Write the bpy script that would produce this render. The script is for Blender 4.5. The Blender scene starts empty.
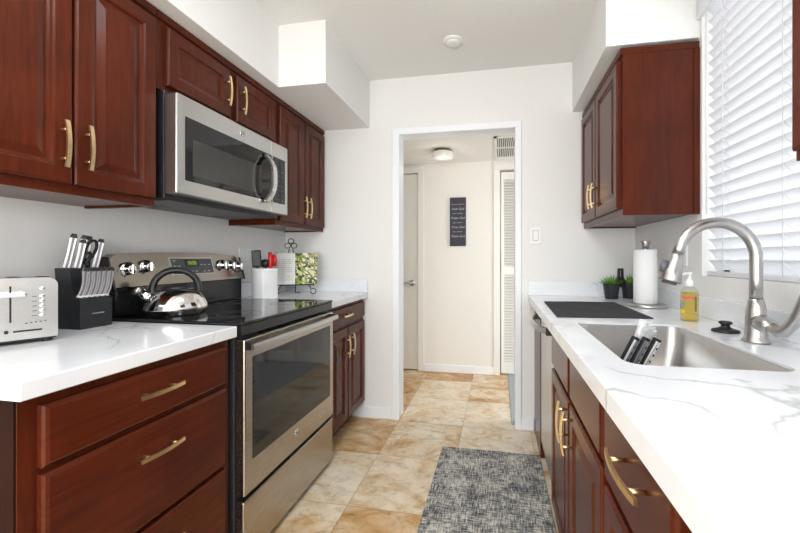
import bpy, bmesh, math, random
from mathutils import Vector, Matrix
random.seed(7)
PI = math.pi
scene = bpy.context.scene
C = scene.collection

# ------------------------------------------------------------------ camera, world, light, exposure
cam = bpy.data.cameras.new('camera')
cam.sensor_width = 36.0
cam.lens = 366.87 * 36.0 / 800.0
cam.shift_x = -30.38 / 800.0
cam.shift_y = -8.28 / 800.0
cam.clip_start = 0.02
camo = bpy.data.objects.new('camera', cam)
camo.location = (0, 0, 1.1627)
camo.rotation_euler = (PI / 2, 0, 0.182)
C.objects.link(camo)
scene.camera = camo

world = bpy.data.worlds.new('world')
world.use_nodes = True
scene.world = world
bg = world.node_tree.nodes['Background']
bg.inputs[0].default_value = (0.82, 0.90, 1.0, 1)
bg.inputs[1].default_value = 0.9

def area(name, loc, rot, sx, sy, power, col=(1, 1, 1)):
    l = bpy.data.lights.new(name, 'AREA')
    l.shape = 'RECTANGLE'; l.size = sx; l.size_y = sy; l.energy = power; l.color = col
    o = bpy.data.objects.new(name, l); o.location = loc; o.rotation_euler = rot
    C.objects.link(o)
    return o
# daylight from the large living room window behind the camera
area('rear_window_daylight', (-0.35, -2.9, 1.1), (PI / 2, 0, 0), 2.4, 2.1, 80, (0.905, 0.965, 1.0))
# ceiling fixture over the aisle, just outside the frame
area('kitchen_ceiling_lamp', (-0.35, 0.55, 2.44), (0, 0, 0), 0.6, 1.1, 15, (0.915, 0.965, 1.0))
# unseen point light added behind the camera to fill ceiling and walls
pl_ = bpy.data.lights.new('rear_fill_light', 'POINT'); pl_.energy = 36; pl_.shadow_soft_size = 0.25; pl_.color = (0.915, 0.965, 1.0)
po_ = bpy.data.objects.new('rear_fill_light', pl_); po_.location = (-0.30, -0.85, 1.42); C.objects.link(po_)
# area light added at the unseen open end to brighten the hall
area('hall_fill_light', (1.6, 2.85, 1.15), (0, PI / 2, -0.45), 1.7, 0.6, 20, (0.95, 0.97, 0.97))
# daylight on the window side
area('window_daylight', (1.35, 1.1, 1.75), (0, PI / 2, 0), 1.4, 1.5, 20, (0.95, 0.98, 1.0))

vs = scene.view_settings
vs.view_transform = 'Standard'
try: vs.look = 'None'
except Exception: pass
vs.exposure = 0.08; vs.gamma = 1.0; vs.use_curve_mapping = False
cy = scene.cycles
cy.max_bounces = 10; cy.diffuse_bounces = 5; cy.glossy_bounces = 5; cy.transmission_bounces = 6
cy.caustics_reflective = False; cy.caustics_refractive = False
cy.sample_clamp_indirect = 6.0

# ------------------------------------------------------------------ materials
def srgb(r, g, b):
    f = lambda c: (c / 255 / 12.92) if c / 255 <= 0.04045 else ((c / 255 + 0.055) / 1.055) ** 2.4
    return (f(r), f(g), f(b), 1)

class NT:
    def __init__(s, name):
        s.m = bpy.data.materials.new(name); s.m.use_nodes = True
        s.t = s.m.node_tree; s.b = s.t.nodes['Principled BSDF']
    def n(s, typ, **kw):
        x = s.t.nodes.new(typ)
        for k, v in kw.items():
            if k.startswith('i_'): x.inputs[k[2:].replace('_', ' ')].default_value = v
            else: setattr(x, k, v)
        return x
    def l(s, a, ao, b, bi):
        s.t.links.new(a.outputs[ao], b.inputs[bi] if not isinstance(b, str) else s.b.inputs[b])
    def set(s, **kw):
        for k, v in kw.items(): s.b.inputs[k.replace('_', ' ')].default_value = v
        return s
    def coords(s, scale=(1, 1, 1), loc=(0, 0, 0)):
        g = s.n('ShaderNodeNewGeometry'); mp = s.n('ShaderNodeMapping')
        mp.inputs['Scale'].default_value = scale; mp.inputs['Location'].default_value = loc
        s.l(g, 'Position', mp, 'Vector')
        return mp
    def noise(s, vec, scale, detail=4, rough=0.5, dist=0.0):
        x = s.n('ShaderNodeTexNoise'); x.inputs['Scale'].default_value = scale
        x.inputs['Detail'].default_value = detail; x.inputs['Roughness'].default_value = rough
        x.inputs['Distortion'].default_value = dist
        if vec: s.l(vec, 0, x, 'Vector')
        return x
    def ramp(s, src, out, stops):
        r = s.n('ShaderNodeValToRGB'); e = r.color_ramp.elements
        e[0].position, e[0].color = stops[0]; e[1].position, e[1].color = stops[-1]
        for p, c in stops[1:-1]:
            q = e.new(p); q.color = c
        s.l(src, out, r, 'Fac'); return r
    def mix(s, fac, a, b, mode='MIX'):
        x = s.n('ShaderNodeMix'); x.data_type = 'RGBA'; x.blend_type = mode
        for val, idx in ((fac, 0), (a, 6), (b, 7)):
            if isinstance(val, (int, float, tuple)): x.inputs[idx].default_value = val
            else: s.t.links.new(val, x.inputs[idx])
        return x
    def bump(s, src, out, strength, dist=0.002):
        b = s.n('ShaderNodeBump'); b.inputs['Strength'].default_value = strength; b.inputs['Distance'].default_value = dist
        s.l(src, out, b, 'Height'); s.l(b, 'Normal', s.b, 'Normal'); return b

def simple(name, col, rough=0.5, metal=0.0, noise_amt=0.06, nscale=40, coat=0.0, bump=0.0):
    t = NT(name); t.set(Roughness=rough, Metallic=metal, Coat_Weight=coat, Coat_Roughness=0.1)
    v = t.coords(); n = t.noise(v, nscale, 3)
    lo = tuple(c * (1 - noise_amt) for c in col[:3]) + (1,); hi = tuple(min(1, c * (1 + noise_amt)) for c in col[:3]) + (1,)
    r = t.ramp(n, 'Fac', [(0.3, lo), (0.7, hi)]); t.l(r, 'Color', t.b, 'Base Color')
    if bump: t.bump(n, 'Fac', bump)
    return t.m

def mat_wood(name, base, axis='z', rough=0.24):
    t = NT(name)
    sc = {'z': (14, 14, 1.2), 'y': (14, 1.2, 14)}[axis]
    v = t.coords(sc); n = t.noise(v, 4, 6, 0.6, 0.6)
    v2 = t.coords((1, 1, 1)); n2 = t.noise(v2, 5, 2)
    dk = tuple(c * 0.72 for c in base[:3]) + (1,); lt = tuple(c * 1.28 for c in base[:3]) + (1,)
    r = t.ramp(n, 'Fac', [(0.25, dk), (0.5, base), (0.8, lt)])
    r2 = t.ramp(n2, 'Fac', [(0.3, (0.8, 0.8, 0.8, 1)), (0.7, (1.15, 1.1, 1.1, 1))])
    m = t.mix(1.0, r.outputs['Color'], r2.outputs['Color'], 'MULTIPLY')
    t.t.links.new(m.outputs[2], t.b.inputs['Base Color'])
    t.set(Roughness=rough); t.b.inputs['Specular IOR Level'].default_value = 0.22
    return t.m

def mat_floor():
    t = NT('travertine_tile')
    P = 0.457
    v = t.coords((1 / P, 1 / P, 1 / P), (0.24 / P, -1.625 / P + 4, 0))
    fl = t.n('ShaderNodeVectorMath', operation='FLOOR'); t.l(v, 0, fl, 0)
    fr = t.n('ShaderNodeVectorMath', operation='FRACTION'); t.l(v, 0, fr, 0)
    wn = t.n('ShaderNodeTexWhiteNoise'); wn.noise_dimensions = '2D'; t.l(fl, 0, wn, 'Vector')
    # per tile offset of the veining
    off = t.n('ShaderNodeVectorMath', operation='SCALE'); t.l(wn, 'Color', off, 0); off.inputs['Scale'].default_value = 9.0
    g = t.n('ShaderNodeNewGeometry'); ad = t.n('ShaderNodeVectorMath', operation='ADD'); t.l(g, 'Position', ad, 0); t.l(off, 0, ad, 1)
    n1 = t.n('ShaderNodeTexNoise'); n1.inputs['Scale'].default_value = 3.4; n1.inputs['Detail'].default_value = 7; n1.inputs['Roughness'].default_value = 0.6; n1.inputs['Distortion'].default_value = 0.9
    stv = t.n('ShaderNodeMapping'); stv.inputs['Scale'].default_value = (0.95, 1.25, 1); t.l(ad, 0, stv, 'Vector')
    t.l(stv, 0, n1, 'Vector')
    n2 = t.n('ShaderNodeTexNoise'); n2.inputs['Scale'].default_value = 11; n2.inputs['Detail'].default_value = 8; n2.inputs['Roughness'].default_value = 0.7; n2.inputs['Distortion'].default_value = 1.2
    t.l(stv, 0, n2, 'Vector')
    sh = t.n('ShaderNodeMath', operation='MULTIPLY_ADD'); t.l(wn, 'Value', sh, 0); sh.inputs[1].default_value = 0.22; sh.inputs[2].default_value = -0.095
    su = t.n('ShaderNodeMath', operation='ADD'); t.l(n1, 'Fac', su, 0); t.l(sh, 0, su, 1)
    r1 = t.ramp(su, 0, [(0.32, srgb(242, 230, 210)), (0.47, srgb(232, 211, 180)), (0.57, srgb(214, 178, 130)), (0.67, srgb(194, 144, 86)), (0.8, srgb(168, 126, 82))])
    r2 = t.ramp(n2, 'Fac', [(0.36, (0.70, 0.62, 0.52, 1)), (0.52, (1, 1, 1, 1)), (0.75, (1.1, 1.09, 1.06, 1))])
    m = t.mix(0.75, r1.outputs['Color'], r2.outputs['Color'], 'MULTIPLY')
    # joints
    sp = t.n('ShaderNodeSeparateXYZ'); t.l(fr, 0, sp, 0)
    def edge(o):
        a = t.n('ShaderNodeMath', operation='SUBTRACT'); t.t.links.new(sp.outputs[o], a.inputs[0]); a.inputs[1].default_value = 0.5
        b = t.n('ShaderNodeMath', operation='ABSOLUTE'); t.l(a, 0, b, 0)
        c = t.n('ShaderNodeMath', operation='GREATER_THAN'); t.l(b, 0, c, 0); c.inputs[1].default_value = 0.4955
        return c
    ex, ey = edge(0), edge(1)
    mx = t.n('ShaderNodeMath', operation='MAXIMUM'); t.l(ex, 0, mx, 0); t.l(ey, 0, mx, 1)
    hf = t.n('ShaderNodeMath', operation='MULTIPLY'); t.l(mx, 0, hf, 0); hf.inputs[1].default_value = 0.55
    m2 = t.mix(hf.outputs[0], m.outputs[2], srgb(150, 120, 86))
    t.t.links.new(m2.outputs[2], t.b.inputs['Base Color'])
    rr = t.n('ShaderNodeMath', operation='MULTIPLY_ADD'); t.l(n2, 'Fac', rr, 0); rr.inputs[1].default_value = 0.3; rr.inputs[2].default_value = 0.16
    t.l(rr, 0, t.b, 'Roughness')
    t.bump(n2, 'Fac', 0.06)
    return t.m

def mat_quartz():
    t = NT('white_quartz')
    v = t.coords((1, 1, 1)); n = t.noise(v, 2.2, 5, 0.55)
    mxv = t.n('ShaderNodeVectorMath', operation='SCALE'); t.l(n, 'Color', mxv, 0); mxv.inputs['Scale'].default_value = 0.55
    ad = t.n('ShaderNodeVectorMath', operation='ADD'); t.l(v, 0, ad, 0); t.l(mxv, 0, ad, 1)
    vo = t.n('ShaderNodeTexVoronoi'); vo.feature = 'DISTANCE_TO_EDGE'; vo.inputs['Scale'].default_value = 1.9; t.l(ad, 0, vo, 'Vector')
    r = t.ramp(vo, 'Distance', [(0.0, (1, 1, 1, 1)), (0.005, (0.7, 0.7, 0.7, 1)), (0.02, (0, 0, 0, 1))])
    n2 = t.noise(v, 3.1, 2); r2 = t.ramp(n2, 'Fac', [(0.42, (0, 0, 0, 1)), (0.62, (1, 1, 1, 1))])
    f = t.mix(1.0, r.outputs['Color'], r2.outputs['Color'], 'MULTIPLY')
    n3 = t.noise(v, 5, 4); r3 = t.ramp(n3, 'Fac', [(0.35, srgb(232, 235, 240)), (0.65, srgb(243, 244, 247))])
    m = t.mix(f.outputs[2], r3.outputs['Color'], srgb(196, 198, 202))
    t.t.links.new(m.outputs[2], t.b.inputs['Base Color'])
    t.set(Roughness=0.16); return t.m

def mat_steel(name, col=(0.62, 0.60, 0.57, 1), rough=0.3, axis='y', amp=1.0):
    t = NT(name)
    sc = {'y': (300, 4, 300), 'z': (300, 300, 4), 'x': (4, 300, 300), 'n': (30, 30, 30)}[axis]
    v = t.coords(sc); n = t.noise(v, 2, 3)
    lo = tuple(c * (1 - 0.07 * amp) for c in col[:3]) + (1,); hi = tuple(min(1, c * (1 + 0.06 * amp)) for c in col[:3]) + (1,)
    r = t.ramp(n, 'Fac', [(0.3, lo), (0.7, hi)]); t.l(r, 'Color', t.b, 'Base Color')
    m = t.n('ShaderNodeMath', operation='MULTIPLY_ADD'); t.l(n, 'Fac', m, 0); m.inputs[1].default_value = 0.1 * amp; m.inputs[2].default_value = rough - 0.05 * amp
    t.l(m, 0, t.b, 'Roughness'); t.set(Metallic=1.0)
    return t.m

def mat_rug():
    t = NT('distressed_grey_weave')
    vx = t.coords((20, 170, 1)); nx = t.noise(vx, 1, 3, 0.6)
    vy = t.coords((170, 20, 1)); ny = t.noise(vy, 1, 3, 0.6)
    a = t.n('ShaderNodeMath', operation='ADD'); t.l(nx, 'Fac', a, 0); t.l(ny, 'Fac', a, 1)
    v = t.coords(); n = t.noise(v, 6.5, 5, 0.7)
    b = t.n('ShaderNodeMath', operation='MULTIPLY_ADD'); t.l(n, 'Fac', b, 0); b.inputs[1].default_value = 0.85; b.inputs[2].default_value = -0.42
    c = t.n('ShaderNodeMath', operation='ADD'); t.l(a, 0, c, 0); t.l(b, 0, c, 1)
    h = t.n('ShaderNodeMath', operation='MULTIPLY'); t.l(c, 0, h, 0); h.inputs[1].default_value = 0.5
    r = t.ramp(h, 0, [(0.37, srgb(62, 61, 65)), (0.445, srgb(106, 105, 106)), (0.51, srgb(156, 154, 151)), (0.60, srgb(220, 216, 204))])
    t.l(r, 'Color', t.b, 'Base Color'); t.set(Roughness=0.95)
    t.bump(a, 0, 0.4, 0.002); return t.m

def mat_page():
    t = NT('printed_salad_photograph')
    v = t.coords((1, 1, 1)); n = t.noise(v, 14, 2)
    sc = t.n('ShaderNodeVectorMath', operation='SCALE'); t.l(n, 'Color', sc, 0); sc.inputs['Scale'].default_value = 0.05
    ad = t.n('ShaderNodeVectorMath', operation='ADD'); t.l(v, 0, ad, 0); t.l(sc, 0, ad, 1)
    rot = t.n('ShaderNodeMapping'); rot.inputs['Rotation'].default_value = (0.3, 0.8, 0.2); rot.inputs['Scale'].default_value = (48, 150, 70); t.l(ad, 0, rot, 'Vector')
    vo = t.n('ShaderNodeTexVoronoi'); vo.inputs['Scale'].default_value = 1.0; t.l(rot, 0, vo, 'Vector')
    sp = t.n('ShaderNodeSeparateColor'); t.l(vo, 'Color', sp, 0)
    r = t.ramp(sp, 0, [(0.0, srgb(50, 66, 40)), (0.2, srgb(140, 164, 70)), (0.45, srgb(226, 218, 178)), (0.62, srgb(96, 120, 48)), (0.8, srgb(186, 160, 120)), (0.9, srgb(240, 234, 220))])
    r.color_ramp.interpolation = 'CONSTANT'
    t.l(r, 'Color', t.b, 'Base Color'); t.set(Roughness=0.35); return t.m

M = {}
M['wall'] = simple('painted_wall', srgb(236, 235, 233), 0.85, 0, 0.012, 60, bump=0.03)
M['ceiling'] = simple('ceiling_paint', srgb(234, 233, 231), 0.9, 0, 0.012, 60, bump=0.03)
M['hallwall'] = simple('hall_paint', srgb(238, 234, 227), 0.85, 0, 0.012, 60, bump=0.03)
M['trim'] = simple('white_trim_paint', srgb(241, 244, 248), 0.4, 0, 0.01)
M['doorpaint'] = simple('white_door_paint', srgb(239, 236, 230), 0.45, 0, 0.01)
M['floor'] = mat_floor()
M['carpet'] = simple('blue_grey_carpet', srgb(172, 177, 186), 0.95, 0, 0.2, 300, bump=0.3)
CH = (0.086, 0.0165, 0.0062, 1)
M['wood'] = mat_wood('cherry_wood', CH)
M['woody'] = mat_wood('cherry_wood_across', CH, 'y')
M['darkpanel'] = mat_wood('dark_end_panel', (0.022, 0.007, 0.004, 1))  # much darker brown than the cherry wood, for the end panel only
M['darkpanel'].node_tree.nodes['Principled BSDF'].inputs['Specular IOR Level'].default_value = 0.06
M['darkpanel'].node_tree.nodes['Principled BSDF'].inputs['Roughness'].default_value = 0.6
M['wooddark'] = simple('dark_toe_kick_paint', (0.03, 0.010, 0.007, 1), 0.6)  # dark brown finish of the toe kicks
M['quartz'] = mat_quartz()
M['steel'] = mat_steel('brushed_steel', (0.56, 0.56, 0.555, 1), 0.3)
M['steelz'] = mat_steel('brushed_steel_upright', (0.60, 0.58, 0.55, 1), 0.28, 'z')
M['sinksteel'] = mat_steel('satin_sink_steel', (0.55, 0.54, 0.53, 1), 0.33, 'y')
M['rangesteel'] = mat_steel('warm_range_steel', (0.46, 0.415, 0.365, 1), 0.27, 'y', 0.3)
M['panelsteel'] = mat_steel('control_panel_steel', (0.33, 0.30, 0.27, 1), 0.2, 'y', 0.3)
M['satin'] = mat_steel('satin_handle_steel', (0.62, 0.62, 0.63, 1), 0.3, 'n')
M['chrome'] = mat_steel('polished_chrome', (0.80, 0.79, 0.78, 1), 0.07, 'n')
M['nickel'] = mat_steel('brushed_nickel', (0.50, 0.485, 0.47, 1), 0.31, 'n')
M['brass'] = mat_steel('satin_brass', (0.92, 0.70, 0.37, 1), 0.33, 'n')
M['black'] = simple('black_plastic', (0.012, 0.012, 0.014, 1), 0.4)
M['blackwood'] = simple('black_stained_wood', (0.016, 0.017, 0.02, 1), 0.5)
M['blackglass'] = simple('black_glass', (0.006, 0.006, 0.007, 1), 0.05, 0, 0.05)
M['ovenglass'] = simple('oven_window_glass', (0.02, 0.019, 0.018, 1), 0.06, 0, 0.05)
M['mwmesh'] = simple('microwave_window_screen', (0.035, 0.035, 0.034, 1), 0.12)
M['enamel'] = simple('black_enamel', (0.01, 0.01, 0.011, 1), 0.16)
M['darkgrey'] = simple('dark_grey_enamel', (0.035, 0.036, 0.04, 1), 0.35)
M['panelgrey'] = simple('grey_display_plastic', (0.06, 0.065, 0.075, 1), 0.3)
M['white'] = simple('white_plastic', srgb(240, 240, 240), 0.4, 0, 0.01)
M['ceramic'] = simple('white_ceramic', srgb(240, 240, 241), 0.2, 0, 0.01)
M['paper'] = simple('paper_towel', srgb(245, 245, 245), 0.95, 0, 0.02, 200, bump=0.35)
M['page'] = simple('book_paper', srgb(240, 239, 236), 0.7, 0, 0.03, 30)
M['print'] = simple('grey_print', srgb(200, 200, 203), 0.7)
M['photo'] = mat_page()
M['red'] = simple('red_plastic', srgb(200, 25, 28), 0.35)
M['cloth'] = simple('charcoal_drying_fabric', srgb(50, 51, 56), 0.95, 0, 0.35, 90, bump=0.5)
M['rug'] = mat_rug()
M['leaf'] = simple('green_leaf', srgb(98, 152, 48), 0.5, 0, 0.45, 60)
M['soil'] = simple('potting_soil', srgb(40, 30, 22), 0.95)
M['sign'] = simple('navy_black_sign', srgb(45, 46, 58), 0.6)
M['letter'] = simple('pale_lettering', srgb(190, 190, 194), 0.6)
M['greydark'] = simple('grey_rubber', srgb(86, 88, 94), 0.5)
M['stripe'] = simple('grey_handle_inlay', srgb(120, 122, 128), 0.35, 0.5)
M['olive'] = simple('bronze_canopy', srgb(120, 108, 78), 0.4, 0.5)
M['frost'] = simple('frosted_glass', srgb(236, 232, 226), 0.3)
M['labelpink'] = simple('pink_label_print', srgb(226, 70, 110), 0.4)
M['labelblue'] = simple('blue_label_print', srgb(120, 150, 180), 0.4, 0, 0.5, 150)
M['labelorange'] = simple('orange_label_print', srgb(236, 186, 60), 0.4, 0, 0.5, 150)
M['labelolive'] = simple('olive_label_print', srgb(120, 122, 60), 0.4)
def see_through(name, tint, gloss):
    t = NT(name); out = t.t.nodes['Material Output']
    tr = t.n('ShaderNodeBsdfTransparent'); tr.inputs[0].default_value = tint
    gl = t.n('ShaderNodeBsdfGlossy'); gl.inputs['Roughness'].default_value = 0.05
    lw = t.n('ShaderNodeLayerWeight'); lw.inputs['Blend'].default_value = gloss
    mx = t.n('ShaderNodeMixShader'); t.l(lw, 'Facing', mx, 0); t.l(tr, 0, mx, 1); t.l(gl, 0, mx, 2); t.l(mx, 0, out, 0)
    return t.m
M['clear'] = see_through('clear_plastic', (0.97, 0.965, 0.93, 1), 0.12)
M['soap'] = see_through('soap_liquid', (0.98, 0.86, 0.42, 1), 0.1)
M['glass'] = see_through('window_glass', (0.98, 0.99, 0.99, 1), 0.05)
t = NT('white_blind_slat'); t.set(Base_Color=srgb(243, 243, 244), Roughness=0.45); out = t.t.nodes['Material Output']
tl = t.n('ShaderNodeBsdfTranslucent'); tl.inputs[0].default_value = srgb(245, 245, 246); mx = t.n('ShaderNodeMixShader'); mx.inputs[0].default_value = 0.4
t.l(t.b, 0, mx, 1); t.l(tl, 0, mx, 2); t.l(mx, 0, out, 0); M['blind'] = t.m
t = NT('green_clock_digits'); t.set(Base_Color=srgb(90, 120, 30), Emission_Color=srgb(150, 190, 40), Emission_Strength=0.9); M['digits'] = t.m

# ------------------------------------------------------------------ mesh building
class MB:
    def __init__(s): s.v = []; s.f = []; s.sm = []
    def add(s, v, f, smooth=False):
        o = len(s.v); s.v += [Vector(p) for p in v]; s.f += [tuple(i + o for i in q) for q in f]
        s.sm += [smooth] * len(f); return s
    def bm(s, b, smooth=False):
        b.verts.ensure_lookup_table(); b.verts.index_update()
        s.add([x.co.copy() for x in b.verts], [[x.index for x in q.verts] for q in b.faces], smooth); b.free(); return s
    def box(s, x0, x1, y0, y1, z0, z1, bev=0.0, seg=1):
        b = bmesh.new(); bmesh.ops.create_cube(b, size=1)
        for v in b.verts: v.co = Vector(((x0 + x1) / 2 + v.co.x * abs(x1 - x0), (y0 + y1) / 2 + v.co.y * abs(y1 - y0), (z0 + z1) / 2 + v.co.z * abs(z1 - z0)))
        if bev: bmesh.ops.bevel(b, geom=list(b.edges), offset=bev, segments=seg, affect='EDGES', profile=0.5)
        return s.bm(b)
    def tube(s, pts, r, seg=10, caps=True, smooth=True, section=None, up=None):
        pts = [Vector(p) for p in pts]; n = len(pts)
        rs = r if isinstance(r, (list, tuple)) else [r] * n
        T = []
        for i in range(n):
            a = pts[max(i - 1, 0)]; b = pts[min(i + 1, n - 1)]; T.append((b - a).normalized())
        u = Vector(up) if up else (Vector((0, 0, 1)) if abs(T[0].z) < 0.9 else Vector((1, 0, 0)))
        vs = []
        for i in range(n):
            u = (u - T[i] * u.dot(T[i])).normalized(); w = T[i].cross(u)
            if section: ring = [(a * rs[i], b * rs[i]) for a, b in section]
            else: ring = [(math.cos(2 * PI * k / seg) * rs[i], math.sin(2 * PI * k / seg) * rs[i]) for k in range(seg)]
            vs += [pts[i] + u * a + w * b for a, b in ring]
        k = len(section) if section else seg
        f = [(i * k + j, i * k + (j + 1) % k, (i + 1) * k + (j + 1) % k, (i + 1) * k + j) for i in range(n - 1) for j in range(k)]
        s.add(vs, f, smooth and not section)
        if caps:
            s.add(vs[:k], [tuple(range(k))[::-1]]); s.add(vs[-k:], [tuple(range(k))])
        return s
    def lathe(s, prof, c, seg=28, axis='z', smooth=True):
        c = Vector(c); vs = []; idx = []
        for r, z in prof:
            ring = []
            for k in range(seg if r > 1e-6 else 1):
                a = 2 * PI * k / seg
                p = {'z': (r * math.cos(a), r * math.sin(a), z), 'x': (z, r * math.cos(a), r * math.sin(a)), 'y': (r * math.sin(a), z, r * math.cos(a))}[axis]
                ring.append(len(vs)); vs.append(c + Vector(p))
            idx.append(ring)
        f = []
        for A, B in zip(idx, idx[1:]):
            for k in range(seg):
                k2 = (k + 1) % seg
                if len(A) == 1 and len(B) == 1: continue
                if len(A) == 1: f.append((A[0], B[k], B[k2]))
                elif len(B) == 1: f.append((A[k], B[0], A[k2]))
                else: f.append((A[k], B[k], B[k2], A[k2]))
        return s.add(vs, f, smooth)
    def prism(s, poly, lo, hi, axis='y'):
        def P(a, b, h):
            return {'y': (a, h, b), 'z': (a, b, h), 'x': (h, a, b)}[axis]
        n = len(poly)
        v = [P(a, b, lo) for a, b in poly] + [P(a, b, hi) for a, b in poly]
        f = [tuple(range(n)), tuple(range(n, 2 * n))] + [(i, (i + 1) % n, n + (i + 1) % n, n + i) for i in range(n)]
        return s.add(v, f)
    def xf(s, m, start=0):
        for i in range(start, len(s.v)): s.v[i] = m @ s.v[i]
        return s

def rings(o, U, V, N, w, h, prof, closed_back=True):
    """nested rectangles: prof = [(inset, height)]"""
    o, U, V, N = map(Vector, (o, U, V, N)); vs = []; f = []
    for ins, d in prof:
        for a, b in ((ins, ins), (w - ins, ins), (w - ins, h - ins), (ins, h - ins)):
            vs.append(o + U * a + V * b + N * d)
    for i in range(len(prof) - 1):
        for k in range(4):
            f.append((4 * i + k, 4 * i + (k + 1) % 4, 4 * i + 4 + (k + 1) % 4, 4 * i + 4 + k))
    e = 4 * (len(prof) - 1); f.append((e, e + 1, e + 2, e + 3))
    if closed_back: f.append((3, 2, 1, 0))
    m = MB(); m.add(vs, f); return m

def panel_door(o, U, V, N, w, h, fw=0.055, t=0.02):
    fw = min(fw, w * 0.24, h * 0.26)
    return rings(o, U, V, N, w, h, [(0, 0), (0, t - 0.006), (0.003, t - 0.002), (0.007, t), (fw - 0.008, t), (fw - 0.003, t - 0.002), (fw, t - 0.008), (fw + 0.006, t - 0.010),
                                     (fw + 0.010, t - 0.010), (fw + 0.030, t - 0.003), (fw + 0.033, t - 0.002)])
def slab_front(o, U, V, N, w, h, t=0.02):
    return rings(o, U, V, N, w, h, [(0, 0), (0, t - 0.008), (0.004, t - 0.003), (0.010, t)])

def tag(o, label=None, cat=None, group=None, kind=None):
    for k, v in (('label', label), ('category', cat), ('group', group), ('kind', kind)):
        if v: o[k] = v
    return o
def base_of(p):
    while p is not None:
        if 'bx' in BASE.get(p.name, {}): return BASE[p.name]['bx']
        p = p.parent
    return Vector((0, 0, 0))
BASE = {}
def thing(name, base, label, cat, group=None):
    o = bpy.data.objects.new(name, None); o.empty_display_size = 0.05
    o.location = base; C.objects.link(o); BASE[o.name] = {'bx': Vector(base)}
    return tag(o, label, cat, group)
def build(name, mb, mat, parent=None, base=None, recalc=True):
    b = Vector(base) if base is not None else base_of(parent)
    me = bpy.data.meshes.new(name)
    me.from_pydata([v - b for v in mb.v], [], mb.f)
    for p, q in zip(me.polygons, mb.sm): p.use_smooth = q
    if recalc:
        bm = bmesh.new(); bm.from_mesh(me)
        bmesh.ops.remove_doubles(bm, verts=bm.verts, dist=1e-6)
        bmesh.ops.recalc_face_normals(bm, faces=bm.faces); bm.to_mesh(me); bm.free()
    me.materials.append(mat)
    o = bpy.data.objects.new(name, me); C.objects.link(o)
    if parent: o.parent = parent
    elif base is not None: o.location = b; BASE[o.name] = {'bx': b}
    return o
def struct(name, mb, mat, parent=None):
    o = build(name, mb, mat, parent)
    if not parent: o['kind'] = 'structure'
    return o
def solo(name, mb, mat, base, label, cat, group=None):
    return tag(build(name, mb, mat, None, base), label, cat, group)
def dup(o, off):
    """copy of a thing with its parts and sub-parts"""
    r = o.copy(); C.objects.link(r); r.location = Vector(o.location) + Vector(off); BASE[r.name] = {'bx': Vector(r.location)}
    for ch in o.children:
        c = ch.copy(); C.objects.link(c); c.parent = r
        for g in ch.children:
            d = g.copy(); C.objects.link(d); d.parent = c
    return r
def text_mb(s, size, mat4, extrude=0.0002, shear=0.0):
    cu = bpy.data.curves.new('tmp_text', 'FONT'); cu.body = s; cu.size = size; cu.align_x = 'CENTER'; cu.align_y = 'CENTER'
    cu.extrude = extrude; cu.shear = shear; cu.resolution_u = 3
    o = bpy.data.objects.new('tmp_text', cu); C.objects.link(o)
    dg = bpy.context.evaluated_depsgraph_get(); dg.update()
    me = bpy.data.meshes.new_from_object(o.evaluated_get(dg))
    m = MB(); m.add([mat4 @ v.co for v in me.vertices], [tuple(p.vertices) for p in me.polygons])
    bpy.data.objects.remove(o); bpy.data.curves.remove(cu); bpy.data.meshes.remove(me)
    return m
def frame(o, U, V):
    U = Vector(U).normalized(); V = Vector(V).normalized(); N = U.cross(V)
    m = Matrix((U, V, N)).transposed().to_4x4(); m.translation = Vector(o); return m

# ------------------------------------------------------------------ room shell
XL, XR, YB, YB2, ZC = -1.60, 0.87, 2.567, 2.677, 2.4654
YH, ZH = 3.71, 2.132
YR = -3.2
m = MB(); m.box(XL - 0.15, XR + 0.15, YR, YB + 0.055, -0.05, 0); m.box(XL - 0.15, 0.095, YB + 0.055, YH + 0.15, -0.05, 0)
struct('floor', m, M['floor'])
m = MB(); m.box(0.097, 2.0, YB + 0.06, YH + 0.15, -0.05, 0.004)
struct('floor_hall_carpet', m, M['carpet'])
struct('ceiling', MB().box(XL - 0.15, XR + 0.15, YR, YB2, ZC, ZC + 0.1), M['ceiling'])
struct('ceiling_hall', MB().box(XL - 0.15, 2.0, YB2, YH + 0.2, ZH, ZH + 0.1), M['hallwall'])
struct('wall_left', MB().box(XL - 0.15, XL, YR, YB, 0, ZC), M['wall'])
# right wall with the window opening
WY0, WY1, WZ0, WZ1 = 0.30, 1.777, 1.087, 2.30
m = MB()
m.box(XR, XR + 0.13, YR, WY0, 0, ZC); m.box(XR, XR + 0.13, WY1, YB, 0, ZC)
m.box(XR, XR + 0.13, WY0, WY1, 0, WZ0); m.box(XR, XR + 0.13, WY0, WY1, WZ1, ZC)
struct('wall_right', m, M['wall'])
DX0, DX1, DZ = -0.699, 0.115, 2.05
m = MB()
m.box(XL - 0.15, DX0 - 0.016, YB, YB2, 0, ZC); m.box(DX1 + 0.016, 2.0, YB, YB2, 0, ZC); m.box(DX0 - 0.016, DX1 + 0.016, YB, YB2, DZ + 0.016, ZC)
struct('wall_back', m, M['wall'])
m = MB(); m.box(XL - 0.15, XR + 0.15, YR - 0.1, YR, 0, ZC)
struct('wall_rear', m, M['wall'])
# soffits
m = MB(); m.box(XL, -1.207, YR, 1.866, 2.12, ZC); m.box(XL, -0.925, 1.866, YB, 2.12, ZC)
struct('wall_soffit_left', m, M['wall'])
m = MB(); m.box(0.4866, XR, 1.797, YB, 2.132, ZC)
struct('wall_soffit_right', m, M['wall'])
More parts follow.
